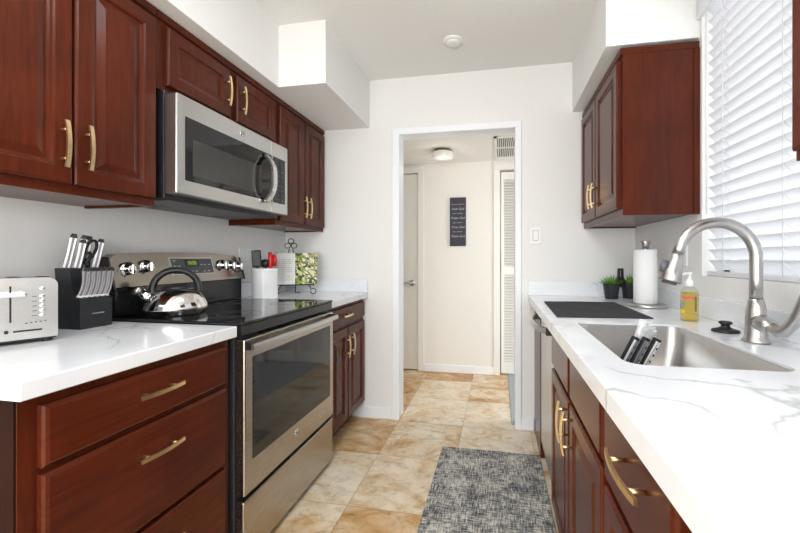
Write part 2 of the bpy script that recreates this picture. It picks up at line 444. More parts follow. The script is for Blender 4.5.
# door casing
cw = 0.052
m = MB()
for x0, x1 in ((DX0 - cw, DX0), (DX1, DX1 + cw - 0.01)):
    m.box(x0, x1, YB - 0.016, YB, 0, DZ + 0.02, 0.003)
m.box(DX0 - cw, DX1 + cw - 0.01, YB - 0.018, YB, DZ, DZ + 0.046, 0.003)
m.box(DX0 - 0.016, DX0, YB - 0.002, YB2, 0, DZ); m.box(DX1, DX1 + 0.016, YB - 0.002, YB2, 0, DZ); m.box(DX0 - 0.016, DX1 + 0.016, YB - 0.002, YB2, DZ, DZ + 0.016)
struct('trim_1', m, M['trim'])
def bboard(name, x0, x1, y0, y1):
    m = MB(); m.box(x0, x1, y0, y1, 0, 0.08, 0.004); struct(name, m, M['trim'])
bboard('baseboard_back_left', -1.05, DX0 - cw, YB - 0.014, YB)
bboard('baseboard_back_right', DX1 + cw - 0.01, 0.24, YB - 0.014, YB)
# hall far wall with two door openings
m = MB()
m.box(-0.813, 0.021, YH, YH + 0.1, 0, ZH); m.box(XL - 0.15, -1.56, YH, YH + 0.1, 0, ZH); m.box(0.76, 2.0, YH, YH + 0.1, 0, ZH)
m.box(-1.56, -0.813, YH, YH + 0.1, 2.043, ZH); m.box(0.021, 0.76, YH, YH + 0.1, 2.043, ZH)
m.box(XL - 0.15, 2.0, YH + 0.1, YH + 0.15, 0, ZH)
struct('wall_hall_back', m, M['hallwall'])
struct('wall_hall_left', MB().box(XL - 0.15, XL, YB2, YH, 0, ZH), M['hallwall'])
bboard('baseboard_hall', -0.749, -0.043, YH - 0.014, YH)
def casing(name, x0, x1):
    m = MB()
    m.box(x0 - 0.064, x0, YH - 0.012, YH, 0, 2.043, 0.003); m.box(x1, x1 + 0.064, YH - 0.012, YH, 0, 2.043, 0.003)
    m.box(x0 - 0.064, x1 + 0.064, YH - 0.014, YH, 2.043, 2.11, 0.003)
    struct(name, m, M['doorpaint'])
casing('trim_2', -1.56, -0.813); casing('trim_3', 0.021, 0.76)
d1 = struct('door_1', MB().box(-1.555, -0.818, YH + 0.006, YH + 0.041, 0.01, 2.035, 0.002), M['doorpaint'])
m = MB(); m.lathe([(0, -0.008), (0.03, -0.008), (0.03, 0), (0, 0)], (-0.876, YH + 0.0055, 0.906), 20, 'y')
m.tube([(-0.876, YH + 0.0, 0.906), (-0.876, YH - 0.03, 0.906)], 0.009)
m.tube([(-0.876, YH - 0.03, 0.906), (-0.92, YH - 0.035, 0.908), (-0.985, YH - 0.03, 0.904)], [0.011, 0.009, 0.007])
build('door_handle', m, M['nickel'], d1)
# louvred closet door
m = MB()
for a, b in ((0.034, 0.060), (0.34, 0.385), (0.40, 0.445), (0.70, 0.752)): m.box(a, b, YH + 0.03, YH + 0.06, 0.012, 2.022)
for a, b in ((0.060, 0.34), (0.445, 0.70)):
    for z0, z1 in ((0.012, 0.13), (1.0, 1.08), (1.95, 2.022)): m.box(a, b, YH + 0.03, YH + 0.06, z0, z1)
d2 = struct('door_2', m, M['doorpaint'])
lm = MB()
for a, b in ((0.060, 0.34), (0.445, 0.70)):
    for z0, z1 in ((0.13, 1.0), (1.08, 1.95)):
        z = z0 + 0.015
        while z < z1 - 0.01:
            st = len(lm.v); lm.box(a, b, -0.017, 0.017, -0.003, 0.003)
            lm.xf(Matrix.Translation((0, YH + 0.045, z)) @ Matrix.Rotation(0.7, 4, 'X'), st); z += 0.028
build('louvre_panel', lm, M['doorpaint'], d2)

# window behind the blind
m = MB()
for a in ((WY0, WY0 + 0.04), (WY1 - 0.04, WY1), (1.02, 1.06)): m.box(0.955, 0.985, a[0], a[1], WZ0, WZ1)
m.box(0.955, 0.985, WY0, WY1, WZ0, WZ0 + 0.04); m.box(0.955, 0.985, WY0, WY1, WZ1 - 0.04, WZ1)
w1 = struct('window_1', m, M['trim'])
build('window_pane', MB().box(0.967, 0.971, WY0 + 0.04, WY1 - 0.04, WZ0 + 0.04, WZ1 - 0.04), M['glass'], w1)

# ------------------------------------------------------------------ blind
bl = thing('window_blind', (0.905, 0.95, 1.087), 'white horizontal slat blind nearly closed in the window behind the faucet', 'blind')
BY0, BY1 = 0.32, 1.768
z = 1.135; nsl = 0
base_slat = None
cs, sn = math.cos(0.95), math.sin(0.95)
while z < 2.22:
    if base_slat is None:
        mb = MB(); sec = []
        w = 0.025
        for sgn in (1, -1):
            for k in (range(7) if sgn > 0 else reversed(range(7))):
                s_ = -1 + 2 * k / 6; a = s_ * w; c = 0.003 * (1 - s_ * s_) + sgn * 0.0013
                sec.append((0.905 - a * cs + c * sn, z + a * sn + c * cs))
        mb.prism(sec, BY0, BY1, 'y')
        base_slat = build('slat', mb, M['blind'], bl); z0s = z
    else:
        s2 = base_slat.copy(); s2.location = (0, 0, z - z0s); C.objects.link(s2); s2.parent = bl
    z += 0.0445; nsl += 1
build('bottom_rail', MB().box(0.882, 0.93, BY0, BY1, 1.089, 1.107, 0.004), M['blind'], bl)
build('headrail', MB().box(0.882, 0.94, BY0, BY1, 2.235, 2.298), M['blind'], bl)
for y in (1.655, 1.34, 0.60):
    m = MB(); m.tube([(0.884, y, 1.1), (0.884, y, 2.24)], 0.0016, 5); m.tube([(0.926, y, 1.1), (0.926, y, 2.24)], 0.0016, 5)
    zz = 1.135
    while zz < 2.22:
        m.tube([(0.884, y, zz + 0.014), (0.926, y, zz - 0.028)], 0.0015, 4); zz += 0.0445
    build('ladder_cord', m, M['white'], bl)
build('tilt_wand', MB().tube([(0.872, 1.748, 2.2), (0.874, 1.748, 1.35)], 0.0028, 6), M['white'], bl)
build('valance', MB().box(0.855, 0.869, BY0, 1.795, 2.205, 2.29, 0.004), M['blind'], bl)

# ------------------------------------------------------------------ cabinet hardware
def pull(name, c, N, along, length, parent, mat=None, proj=0.032):
    """arched flat brass bar on two posts. c = point on the door face"""
    c, N, A = Vector(c), Vector(N), Vector(along); W = N.cross(A); m = MB()
    pts = []
    for i in range(9):
        s_ = -1 + 2 * i / 8
        pts.append(c + A * (s_ * length / 2) + N * (proj - 0.008 * s_ * s_))
    hw, ht = 0.0055, 0.0028
    m.tube(pts, 1.0, section=[(-ht, -hw), (ht, -hw), (ht, hw), (-ht, hw)], up=N)
    for s_ in (-0.62, 0.62):
        m.tube([c + A * (s_ * length / 2) + N * 0.0006, c + A * (s_ * length / 2) + N * (proj - 0.004)], 0.0042, 8)
    return build('handle', m, mat or M['brass'], parent)

Z_, Y_ = (0, 0, 1), (0, 1, 0)
def door(parent, side, xf, y0, y1, z0, z1, hy=None, hz=None, ha=Z_, hl=0.138, style='panel', name='door', mat='wood'):
    N = (1, 0, 0) if side == 'L' else (-1, 0, 0)
    fn = panel_door if style == 'panel' else slab_front
    d = build(name, fn((xf, y0, z0), Y_, Z_, N, y1 - y0, z1 - z0), M[mat], parent)
    if hy is not None:
        pull('handle', (xf + N[0] * 0.0202, hy, hz), N, ha, hl, d)
    return d

# ---- left wall cabinets
def wall_cab(name, side, xw, xf, y0, y1, z0, z1, label):
    sg = 1 if side == 'L' else -1
    t = thing(name, ((xw + xf) / 2, (y0 + y1) / 2, z0), label, 'cabinet', None)
    m = MB()
    m.box(xw + sg * 0.001, xf - sg * 0.02, y0 + 0.016, y1 - 0.016, z0 + 0.006, z1)
    m.box(xw + sg * 0.001, xf - sg * 0.02, y0, y0 + 0.016, z0, z1); m.box(xw + sg * 0.001, xf - sg * 0.02, y1 - 0.016, y1, z0, z1)
    build('body', m, M['wood'], t)
    build('face_frame', rings((xf - sg * 0.02, y0, z0), Y_, Z_, (sg, 0, 0), y1 - y0, z1 - z0, [(0, 0), (0, 0.0188), (0.001, 0.02)]), M['wood'], t)
    build('crown_strip', MB().box(xw + sg * 0.002, xf + sg * 0.012, y0 - (0.005 if side == 'R' else 0), y1, z1 - 0.030, z1, 0.003), M['woody'], t)
    return t
XU = -1.29
c1 = wall_cab('wall_cabinet', 'L', XL, XU, 0.60, 1.188, 1.358, 2.118, 'cherry two-door wall cabinet left of the microwave, nearest on the left')
door(c1, 'L', XU + 0.0005, 0.612, 0.901, 1.388, 2.072, 0.868, 1.50)
door(c1, 'L', XU + 0.0005, 0.908, 1.180, 1.388, 2.072, 0.932, 1.505)
c2 = wall_cab('wall_cabinet', 'L', XL, XU, 1.192, 1.954, 1.818, 2.118, 'short cherry two-door wall cabinet directly above the microwave')
door(c2, 'L', XU + 0.0005, 1.228, 1.572, 1.840, 2.072, 1.536, 1.955)
door(c2, 'L', XU + 0.0005, 1.617, 1.940, 1.840, 2.072, 1.640, 1.952)
c3 = wall_cab('wall_cabinet', 'L', XL, XU, 1.958, 2.564, 1.360, 2.118, 'tall narrow-doored cherry wall cabinet between the microwave and back wall')
door(c3, 'L', XU + 0.0005, 1.985, 2.262, 1.388, 2.072, 2.238, 1.50)
door(c3, 'L', XU + 0.0005, 2.270, 2.548, 1.388, 2.072, 2.298, 1.50)
# ---- right wall cabinets
XUR = 0.5576
c4 = wall_cab('wall_cabinet', 'R', XR, XUR, 1.795, 2.564, 1.357, 2.116, 'cherry wall cabinet on the right, between the window and back wall')
build('scribe_strip', MB().box(0.845, XR - 0.001, 1.789, 1.7948, 1.357, 2.085, 0.001), M['wood'], c4)
door(c4, 'R', XUR - 0.0005, 2.197, 2.545, 1.392, 2.070, 2.245, 1.515)
door(c4, 'R', XUR - 0.0005, 1.815, 2.190, 1.392, 2.070, 2.165, 1.51)
c5 = wall_cab('wall_cabinet', 'R', XR, XUR, 0.20, 0.812, 1.347, 2.116, 'cherry wall cabinet at the right edge, on the near side of the window')
door(c5, 'R', XUR - 0.0005, 0.51, 0.797, 1.362, 2.070, 0.54, 1.6)
door(c5, 'R', XUR - 0.0005, 0.21, 0.503, 1.362, 2.070, 0.47, 1.6)

# ---- base cabinets
def base_cab(name, side, xw, xf, y0, y1, label, ztop=0.874, far_side=True):
    sg = 1 if side == 'L' else -1
    t = thing(name, ((xw + xf) / 2, (y0 + y1) / 2, 0), label, 'cabinet')
    m = MB()
    m.box(xw + sg * 0.001, xf - sg * 0.02, y0, y1, 0.10, ztop)
    build('body', m, M['wood'], t)
    build('face_frame', rings((xf - sg * 0.02, y0, 0.10), Y_, Z_, (sg, 0, 0), y1 - y0, ztop - 0.10, [(0, 0), (0, 0.0185), (0.0015, 0.02)]), M['wood'], t)
    build('toe_kick', MB().box(xw + sg * 0.001, xf - sg * 0.085, y0 + 0.001, y1 - 0.001, 0, 0.0999), M['wooddark'], t)
    return t
XF = -0.965
b1 = base_cab('base_cabinet', 'L', XL, XF, 0.582, 1.180, 'cherry three-drawer base cabinet in the left foreground beside the range')
for i, (za, zb, hz) in enumerate(((0.716, 0.850, 0.793), (0.430, 0.702, 0.626), (0.125, 0.416, 0.34))):
    door(b1, 'L', XF + 0.0005, 0.616, 1.152, za, zb, 0.877, hz, Y_, 0.135, 'slab', 'drawer', 'woody')
m = MB().box(XL + 0.001, XF - 0.0005, 0.578, 0.5815, 0.0, 0.874); build('end_panel', m, M['darkpanel'], b1)
b2 = base_cab('base_cabinet', 'L', XL, XF - 0.01, 1.960, 2.563, 'cherry base cabinet with drawer and two doors, between range and back wall')
door(b2, 'L', XF - 0.0095, 1.985, 2.545, 0.742, 0.850, 2.20, 0.80, Y_, 0.135, 'slab', 'drawer', 'woody')
door(b2, 'L', XF - 0.0095, 1.985, 2.240, 0.125, 0.715, 2.205, 0.60)
door(b2, 'L', XF - 0.0095, 2.247, 2.545, 0.125, 0.715, 2.283, 0.60)

XFR = 0.245
b3 = base_cab('sink_base_cabinet', 'R', XR, XFR, 0.864, 1.648, 'cherry sink base cabinet with two false fronts above two doors', 0.64)
m = MB(); m.box(XFR, XFR + 0.018, 0.864, 1.648, 0.6405, 0.874); m.box(XFR + 0.018, XR - 0.001, 0.864, 0.88, 0.6405, 0.874); m.box(XFR + 0.018, XR - 0.001, 1.632, 1.648, 0.6405, 0.874)
build('upper_frame', m, M['wood'], b3)
for ya, yb, hy in ((1.255, 1.636, 1.288), (0.872, 1.236, 1.205)):
    door(b3, 'R', XFR - 0.0005, ya, yb, 0.712, 0.862, style='slab', name='false_front', mat='woody')
    door(b3, 'R', XFR - 0.0005, ya, yb, 0.125, 0.695, hy, 0.615)
b4 = base_cab('base_cabinet', 'R', XR, XFR, 0.512, 0.860, 'cherry base cabinet with one drawer over one door, right of the sink base')
door(b4, 'R', XFR - 0.0005, 0.526, 0.850, 0.690, 0.862, 0.665, 0.80, Y_, 0.15, 'slab', 'drawer', 'woody')
door(b4, 'R', XFR - 0.0005, 0.526, 0.850, 0.125, 0.672, 0.56, 0.60)
b5 = base_cab('base_cabinet', 'R', XR, XFR, -0.25, 0.508, 'cherry base cabinet at the bottom right corner, nearest the camera')
door(b5, 'R', XFR - 0.0005, 0.14, 0.475, 0.690, 0.862, 0.30, 0.80, Y_, 0.14, 'slab', 'drawer', 'woody')
door(b5, 'R', XFR - 0.0005, 0.14, 0.475, 0.125, 0.672, 0.44, 0.60)
solo('filler_panel', MB().box(0.243, XR - 0.001, 2.215, YB - 0.002, 0.0, 0.874, 0.001), M['wood'], (0.5, 2.4, 0), 'narrow cherry end panel between dishwasher and back wall', 'panel')

# ------------------------------------------------------------------ countertops
def slab(name, x0, x1, y0, y1, label, splashes):
    t = thing(name, ((x0 + x1) / 2, (y0 + y1) / 2, 0.875), label, 'countertop')
    build('top', MB().box(x0, x1, y0, y1, 0.875, 0.915, 0.0025), M['quartz'], t)
    for b in splashes: build('backsplash', MB().box(*b, 0.9152, 1.006, 0.0015), M['quartz'], t)
    return t
slab('countertop', XL + 0.001, -0.936, 0.570, 1.190, 'white veined quartz countertop under the toaster and knife block', [(XL + 0.001, XL + 0.018, 0.570, 1.190)])
slab('countertop', XL + 0.001, -0.936, 1.957, YB - 0.001, 'small white quartz countertop under the utensil crock and cookbook', [(XL + 0.001, XL + 0.018, 1.957, YB - 0.02), (XL + 0.001, -0.936, YB - 0.019, YB - 0.001)])
def rrect(x0, x1, y0, y1, r, n=7):
    """half loops of a rounded rectangle split at the middle of Y: lower half from x1 to x0, then upper half x0 to x1"""
    ym = (y0 + y1) / 2
    lower = [(x1, ym)] + [(x1 - r + r * math.cos(a), y0 + r + r * math.sin(a)) for a in [-i * PI / 2 / n for i in range(n + 1)]] + \
            [(x0 + r + r * math.cos(a), y0 + r + r * math.sin(a)) for a in [-PI / 2 - i * PI / 2 / n for i in range(n + 1)]] + [(x0, ym)]
    upper = [(x0, ym)] + [(x0 + r + r * math.cos(a), y1 - r + r * math.sin(a)) for a in [PI - i * PI / 2 / n for i in range(n + 1)]] + \
            [(x1 - r + r * math.cos(a), y1 - r + r * math.sin(a)) for a in [PI / 2 - i * PI / 2 / n for i in range(n + 1)]] + [(x1, ym)]
    return lower, upper, ym
CX0, CX1, CY0, CY1 = 0.2005, XR - 0.001, -0.28, YB - 0.001
lo, up, ym = rrect(0.298, 0.655, 0.926, 1.505, 0.045)
m = MB()
for half, ya in ((lo, CY0), (up, CY1)):
    s_ = half if ya == CY0 else half[::-1]
    outer = [(CX0, ym), (CX0, ya), (CX1, ya), (CX1, ym)]
    poly = outer + s_
    n = len(poly); v = [(a, b, 0.875) for a, b in poly] + [(a, b, 0.915) for a, b in poly]
    f = [tuple(range(n)), tuple(range(n, 2 * n))]
    for i in range(n):
        if i == 3 or i == n - 1: continue
        f.append((i, (i + 1) % n, n + (i + 1) % n, n + i))
    m.add(v, f)
ct = thing('countertop', (0.53, 1.2, 0.875), 'long white veined quartz countertop on the right around the sink', 'countertop')
build('top', m, M['quartz'], ct)
build('backsplash', MB().box(XR - 0.02, XR - 0.001, CY0, YB - 0.021, 0.9152, 1.000, 0.0015), M['quartz'], ct)
build('backsplash', MB().box(CX0, XR - 0.001, YB - 0.02, YB - 0.001, 0.9152, 1.006, 0.0015), M['quartz'], ct)

# ------------------------------------------------------------------ sink
m = MB(); loops = []
for dz, ins in ((0.9085, 0.0008), (0.9075, 0.0028), (0.71, 0.010), (0.69, 0.018), (0.678, 0.032), (0.672, 0.055)):
    a, b, _ = rrect(0.298 + ins, 0.655 - ins, 0.926 + ins, 1.505 - ins, max(0.0455 - ins * 0.3, 0.03))
    loops.append([(p[0], p[1], dz) for p in a[:-1] + b[:-1]])
n = len(loops[0]); vs = [p for L in loops for p in L]
f = [(i * n + k, i * n + (k + 1) % n, (i + 1) * n + (k + 1) % n, (i + 1) * n + k) for i in range(len(loops) - 1) for k in range(n)]
f.append(tuple((len(loops) - 1) * n + k for k in range(n)))
m.add(vs, f, True)
sk = thing('sink', (0.47, 1.215, 0.672), 'undermount stainless steel kitchen sink in the right countertop', 'sink')
so = build('basin', m, M['sinksteel'], sk)
md = so.modifiers.new('thickness', 'SOLIDIFY'); md.thickness = 0.0015; md.offset = 0
m = MB(); m.lathe([(0.045, 0.0025), (0.04, 0.004), (0.033, 0.001), (0, 0.001)], (0.47, 1.22, 0.6725)); build('drain', m, M['chrome'], sk)

# ------------------------------------------------------------------ dishwasher
dw = thing('dishwasher', (0.55, 1.93, 0), 'stainless dishwasher between the sink cabinet and end panel', 'dishwasher')
build('body', MB().box(0.286, XR - 0.02, 1.653, 2.21, 0.0, 0.870), M['darkgrey'], dw)
dd = build('door', MB().box(0.246, 0.284, 1.655, 2.208, 0.11, 0.868, 0.003), M['steelz'], dw)
m = MB(); pts = []
for i in range(15):
    s_ = -1 + 2 * i / 14; pts.append((0.216 - 0.044 * (1 - s_ * s_), 1.93 + s_ * 0.225, 0.835))
m.tube(pts, 1.0, section=[(-0.006, -0.013), (0.006, -0.013), (0.006, 0.013), (-0.006, 0.013)], up=(1, 0, 0))
hd = build('handle', m, M['steel'], dd)
for y in (1.705, 2.155): build('handle_mount', MB().box(0.210, 0.2458, y - 0.014, y + 0.014, 0.818, 0.852, 0.003), M['black'], dd)

# ------------------------------------------------------------------ range
rg = thing('range', (-1.26, 1.573, 0), 'freestanding stainless electric range with black glass cooktop', 'range')
RY0, RY1 = 1.196, 1.945
build('body', MB().box(-1.585, -0.955, RY0, RY1, 0.0, 0.872, 0.002), M['darkgrey'], rg)
ctp = build('cooktop', MB().box(-1.50, -0.921, RY0 - 0.002, RY1 + 0.002, 0.9155, 0.926, 0.003), M['blackglass'], rg)
build('cooktop_trim', MB().box(-1.52, -0.925, RY0, RY1, 0.874, 0.9153, 0.003), M['enamel'], rg)
for x, y, r in ((-1.10, 1.38, 0.105), (-1.38, 1.40, 0.075), (-1.10, 1.77, 0.08), (-1.38, 1.77, 0.095)):
    m = MB()
    for rr in (r, r * 0.62): m.lathe([(rr, 0), (rr, 0.0003), (rr - 0.002, 0.0003), (rr - 0.002, 0)], (x, y, 0.9261), 48)
    build('burner_ring', m, M['greydark'], rg)
# oven door
od = build('oven_door', MB().box(-0.954, -0.915, RY0 + 0.006, RY1 - 0.006, 0.282, 0.862, 0.005, 2), M['rangesteel'], rg)
build('oven_window', MB().box(-0.9149, -0.9125, 1.248, 1.896, 0.402, 0.790, 0.001), M['ovenglass'], od)
m = MB()
for k in range(4): m.box(-0.945, -0.92, 1.33 + k * 0.135, 1.43 + k * 0.135, 0.8615, 0.8632)
build('vent_slots', m, M['black'], od)
m = MB(); pts = []
for i in range(11):
    s_ = -1 + 2 * i / 10; pts.append((-0.884 + 0.004 * (1 - s_ * s_), 1.562 + s_ * 0.360, 0.836))
m.tube(pts, 1.0, section=[(-0.007, -0.011), (0.005, -0.011), (0.008, -0.005), (0.008, 0.005), (0.005, 0.011), (-0.007, 0.011)], up=(1, 0, 0))
oh = build('handle', m, M['steel'], od)
for y in (1.214, 1.908): build('handle_mount', MB().box(-0.9148, -0.885, y - 0.012, y + 0.012, 0.824, 0.852, 0.003), M['black'], od)
m = MB(); m.lathe([(0, 0.0022), (0.016, 0.0022), (0.018, 0), (0.018, -0.0002)], (-0.9148, 1.559, 0.353), 28, 'x'); em = build('emblem', m, M['chrome'], od)
m = MB(); m.lathe([(0.0155, 0.0026), (0.0135, 0.0026)], (-0.9148, 1.559, 0.353), 28, 'x')
tm = text_mb('GE', 0.016, frame((-0.9122, 1.559, 0.353), (0, 1, 0), (0, 0, 1)), shear=0.3); m.add(tm.v, tm.f)
e2 = build('emblem_lettering', m, M['black'], od)
build('storage_drawer', MB().box(-0.954, -0.918, RY0 + 0.006, RY1 - 0.006, 0.035, 0.262, 0.005, 2), M['rangesteel'], rg)
# backguard
N_ = 24; poly = []
for i in range(N_ + 1):
    y = 1.200 + 0.745 * i / N_; s_ = -1 + 2 * i / N_
    poly.append((y, 1.192 - 0.016 * s_ * s_ - 0.03 * max(0, abs(s_) - 0.93) / 0.07 * 0.6))
prof = [(1.200, 1.045)] + poly + [(1.945, 1.045)]
def bg_x(z): return -1.484 - (z - 1.04) * 0.28
m = MB(); n = len(prof)
m.add([(bg_x(z), y, z) for y, z in prof] + [(-1.57, y, z) for y, z in prof], [tuple(range(n)), tuple(range(n, 2 * n))] + [(i, (i + 1) % n, n + (i + 1) % n, n + i) for i in range(n)])
bgp = build('control_panel', m, M['panelsteel'], rg)
m = MB()
for ya, yb in ((1.192, 1.1998), (1.9452, 1.953)):
    m = MB(); m.add([(bg_x(1.045) + 0.004, ya, 1.04), (bg_x(1.17) + 0.004, ya, 1.168), (-1.575, ya, 1.168), (-1.575, ya, 1.04), (bg_x(1.045) + 0.004, yb, 1.04), (bg_x(1.17) + 0.004, yb, 1.168), (-1.575, yb, 1.168), (-1.575, yb, 1.04)], [(0, 1, 2, 3), (4, 5, 6, 7), (0, 1, 5, 4), (1, 2, 6, 5), (2, 3, 7, 6), (3, 0, 4, 7)])
    build('panel_end_cap', m, M['enamel'], rg)
build('backguard_base', MB().box(-1.575, -1.497, 1.205, 1.942, 0.9265, 1.0445, 0.004), M['enamel'], rg)
def knob(y, z):
    x = bg_x(z); m = MB(); m.lathe([(0.03, 0.0003), (0.031, 0.004), (0.026, 0.007), (0.021, 0.009), (0.019, 0.028), (0.016, 0.031), (0, 0.031)], (x, y, z), 24, 'x')
    m.box(x + 0.012, x + 0.036, y - 0.005, y + 0.005, z - 0.022, z + 0.022, 0.003)
    build('knob', m, M['chrome'], bgp)
for y, z in ((1.262, 1.118), (1.346, 1.127), (1.790, 1.125), (1.852, 1.122), (1.912, 1.116)): knob(y, z)
def on_bg(y, z, dx): return Vector((bg_x(z) + dx, y, z))
def bg_plate(y0, y1, z0, z1, dx0, dx1):
    m = MB(); v = [on_bg(y, z, d) for d in (dx0, dx1) for y, z in ((y0, z0), (y1, z0), (y1, z1), (y0, z1))]
    return m.add(v, [(0, 1, 2, 3), (4, 5, 6, 7), (0, 1, 5, 4), (1, 2, 6, 5), (2, 3, 7, 6), (3, 0, 4, 7)])
build('display_bezel', bg_plate(1.468, 1.728, 1.082, 1.166, 0.0002, 0.0016), M['steel'], bgp)
build('display_panel', bg_plate(1.474, 1.722, 1.087, 1.161, 0.0017, 0.003), M['panelgrey'], bgp)
build('clock_window', bg_plate(1.55, 1.632, 1.121, 1.156, 0.0031, 0.0036), M['blackglass'], bgp)
build('clock_digits', text_mb('10:05', 0.026, frame(on_bg(1.592, 1.139, 0.0042), (0, 1, 0), (-0.28, 0, 1))), M['digits'], bgp)
m = MB()
for y, z in ((1.492, 1.15), (1.49, 1.125), (1.515, 1.125), (1.65, 1.13), (1.672, 1.13), (1.70, 1.13), (1.56, 1.098), (1.585, 1.098), (1.61, 1.098), (1.66, 1.098), (1.69, 1.098)):
    p = on_bg(y, z, 0.0034); m.box(p.x - 0.0003, p.x + 0.0003, y - 0.007, y + 0.007, z - 0.002, z + 0.002)
build('touch_buttons', m, M['letter'], bgp)

# ------------------------------------------------------------------ microwave
mw = thing('microwave', (-1.4, 1.573, 1.41), 'stainless over-the-range microwave mounted above the range', 'microwave')
MY0, MY1, MX = 1.197, 1.945, -1.20
build('body', MB().box(-1.598, -1.262, MY0 + 0.004, MY1 - 0.004, 1.394, 1.812, 0.002), M['black'], mw)
mm = MB(); mm.box(-1.56, -1.27, MY0 + 0.03, MY1 - 0.03, 1.3905, 1.3938)
build('underside_plate', mm, M['darkgrey'], mw)
for ya in (1.26, 1.76):
    mm = MB()
    mm.box(-1.545, -1.435, ya - 0.006, ya + 0.142, 1.3890, 1.3904)
    build('grease_filter', mm, M['greydark'], mw)
dr = build('door', MB().box(-1.26, MX, MY0, 1.789, 1.411, 1.797, 0.006, 2), M['steel'], mw)
build('window_glass', MB().box(MX + 0.0002, MX + 0.002, 1.234, 1.788, 1.467, 1.717, 0.001), M['blackglass'], dr)
build('window_screen', MB().box(MX + 0.0021, MX + 0.0028, 1.268, 1.70, 1.492, 1.636), M['mwmesh'], dr)
m = MB(); pts = []
for i in range(15):
    s_ = -1 + 2 * i / 14; pts.append((MX + 0.012 + 0.048 * (1 - abs(s_) ** 3), 1.731, 1.580 + s_ * 0.122))
m.tube(pts, 1.0, section=[(-0.008, -0.016), (0.003, -0.016), (0.007, 0), (0.003, 0.016), (-0.008, 0.016)], up=(1, 0, 0))
mh = build('handle', m, M['chrome'], dr)
for z in (1.466, 1.694): build('handle_mount', MB().box(MX + 0.0022, MX + 0.02, 1.717, 1.745, z - 0.012, z + 0.012, 0.003), M['black'], dr)
m = MB(); m.lathe([(0, 0.002), (0.014, 0.002), (0.0155, 0), (0.0155, -0.0002)], (MX + 0.0003, 1.560, 1.757), 24, 'x'); em = build('emblem', m, M['chrome'], dr)
m = MB(); m.lathe([(0.0135, 0.0024), (0.0118, 0.0024)], (MX + 0.0003, 1.560, 1.757), 24, 'x')
tm = text_mb('GE', 0.014, frame((MX + 0.0026, 1.560, 1.757), (0, 1, 0), (0, 0, 1)), shear=0.3); m.add(tm.v, tm.f)
build('emblem_lettering', m, M['black'], dr)
cp = build('control_column', MB().box(-1.26, MX, 1.791, MY1, 1.411, 1.797, 0.005, 2), M['steel'], mw)
build('keypad', MB().box(MX + 0.0002, MX + 0.002, 1.803, 1.915, 1.467, 1.717, 0.001), M['blackglass'], cp)
m = MB()
for i in range(3):
    for k in range(7): m.box(MX + 0.0021, MX + 0.0024, 1.823 + i * 0.03, 1.835 + i * 0.03, 1.485 + k * 0.026, 1.491 + k * 0.026)
build('key_legends', m, M['greydark'], cp)

# ------------------------------------------------------------------ faucet
fc = thing('faucet', (0.75, 1.24, 0.915), 'brushed nickel gooseneck pull-down faucet behind the sink', 'faucet')
m = MB(); m.lathe([(0, 0.0003), (0.034, 0.0003), (0.034, 0.006), (0.028, 0.014), (0.026, 0.04), (0.0255, 0.07), (0.022, 0.11), (0.018, 0.126), (0.0165, 0.128)], (0.75, 1.24, 0.915), 28)
build('base', m, M['nickel'], fc)
pts = [(0.75, 1.24, 1.035), (0.75, 1.24, 1.10), (0.75, 1.24, 1.165)]; R_ = 0.1045; cxn = 0.75 - R_
for i in range(1, 20):
    a = math.radians(165) * i / 19; pts.append((cxn + R_ * math.cos(a), 1.24, 1.165 + R_ * math.sin(a)))
pts.append((pts[-1][0] - 0.26 * 0.016, 1.24, pts[-1][2] - 0.966 * 0.016))
build('spout', MB().tube(pts, 0.0162, 18), M['nickel'], fc)
e = Vector(pts[-1]); dn = Vector((-0.26, 0, -0.966))
sh_ = MB().tube([e + dn * 0.001, e + dn * 0.006, e + dn * 0.012, e + dn * 0.06, e + dn * 0.085, e + dn * 0.089], [0.0166, 0.0185, 0.019, 0.0275, 0.032, 0.029], 22)
shd = build('spray_head', sh_, M['nickel'], fc)
q = e + dn * 0.045 + Vector((-0.028, -0.004, 0.006)); m = MB(); m.tube([q - dn * 0.018, q, q + dn * 0.018], [0.009, 0.011, 0.008], 10); build('spray_button', m, M['greydark'], shd)
q = e + dn * 0.0895; m = MB(); m.tube([q, q + dn * 0.006], 0.02, 16); build('spray_face', m, M['greydark'], shd)
m = MB(); m.tube([(0.75, 1.232, 0.977), (0.75, 1.212, 0.975), (0.751, 1.195, 0.971), (0.7525, 1.178, 0.966)], [0.023, 0.0245, 0.023, 0.019], 20)
m.tube([(0.7515, 1.19, 0.97), (0.754, 1.165, 0.962), (0.757, 1.142, 0.966), (0.760, 1.122, 0.985), (0.764, 1.104, 1.02), (0.768, 1.09, 1.06), (0.771, 1.08, 1.085)], [0.019, 0.0165, 0.0155, 0.0145, 0.0135, 0.0125, 0.0105], 18)
build('lever_handle', m, M['nickel'], fc)

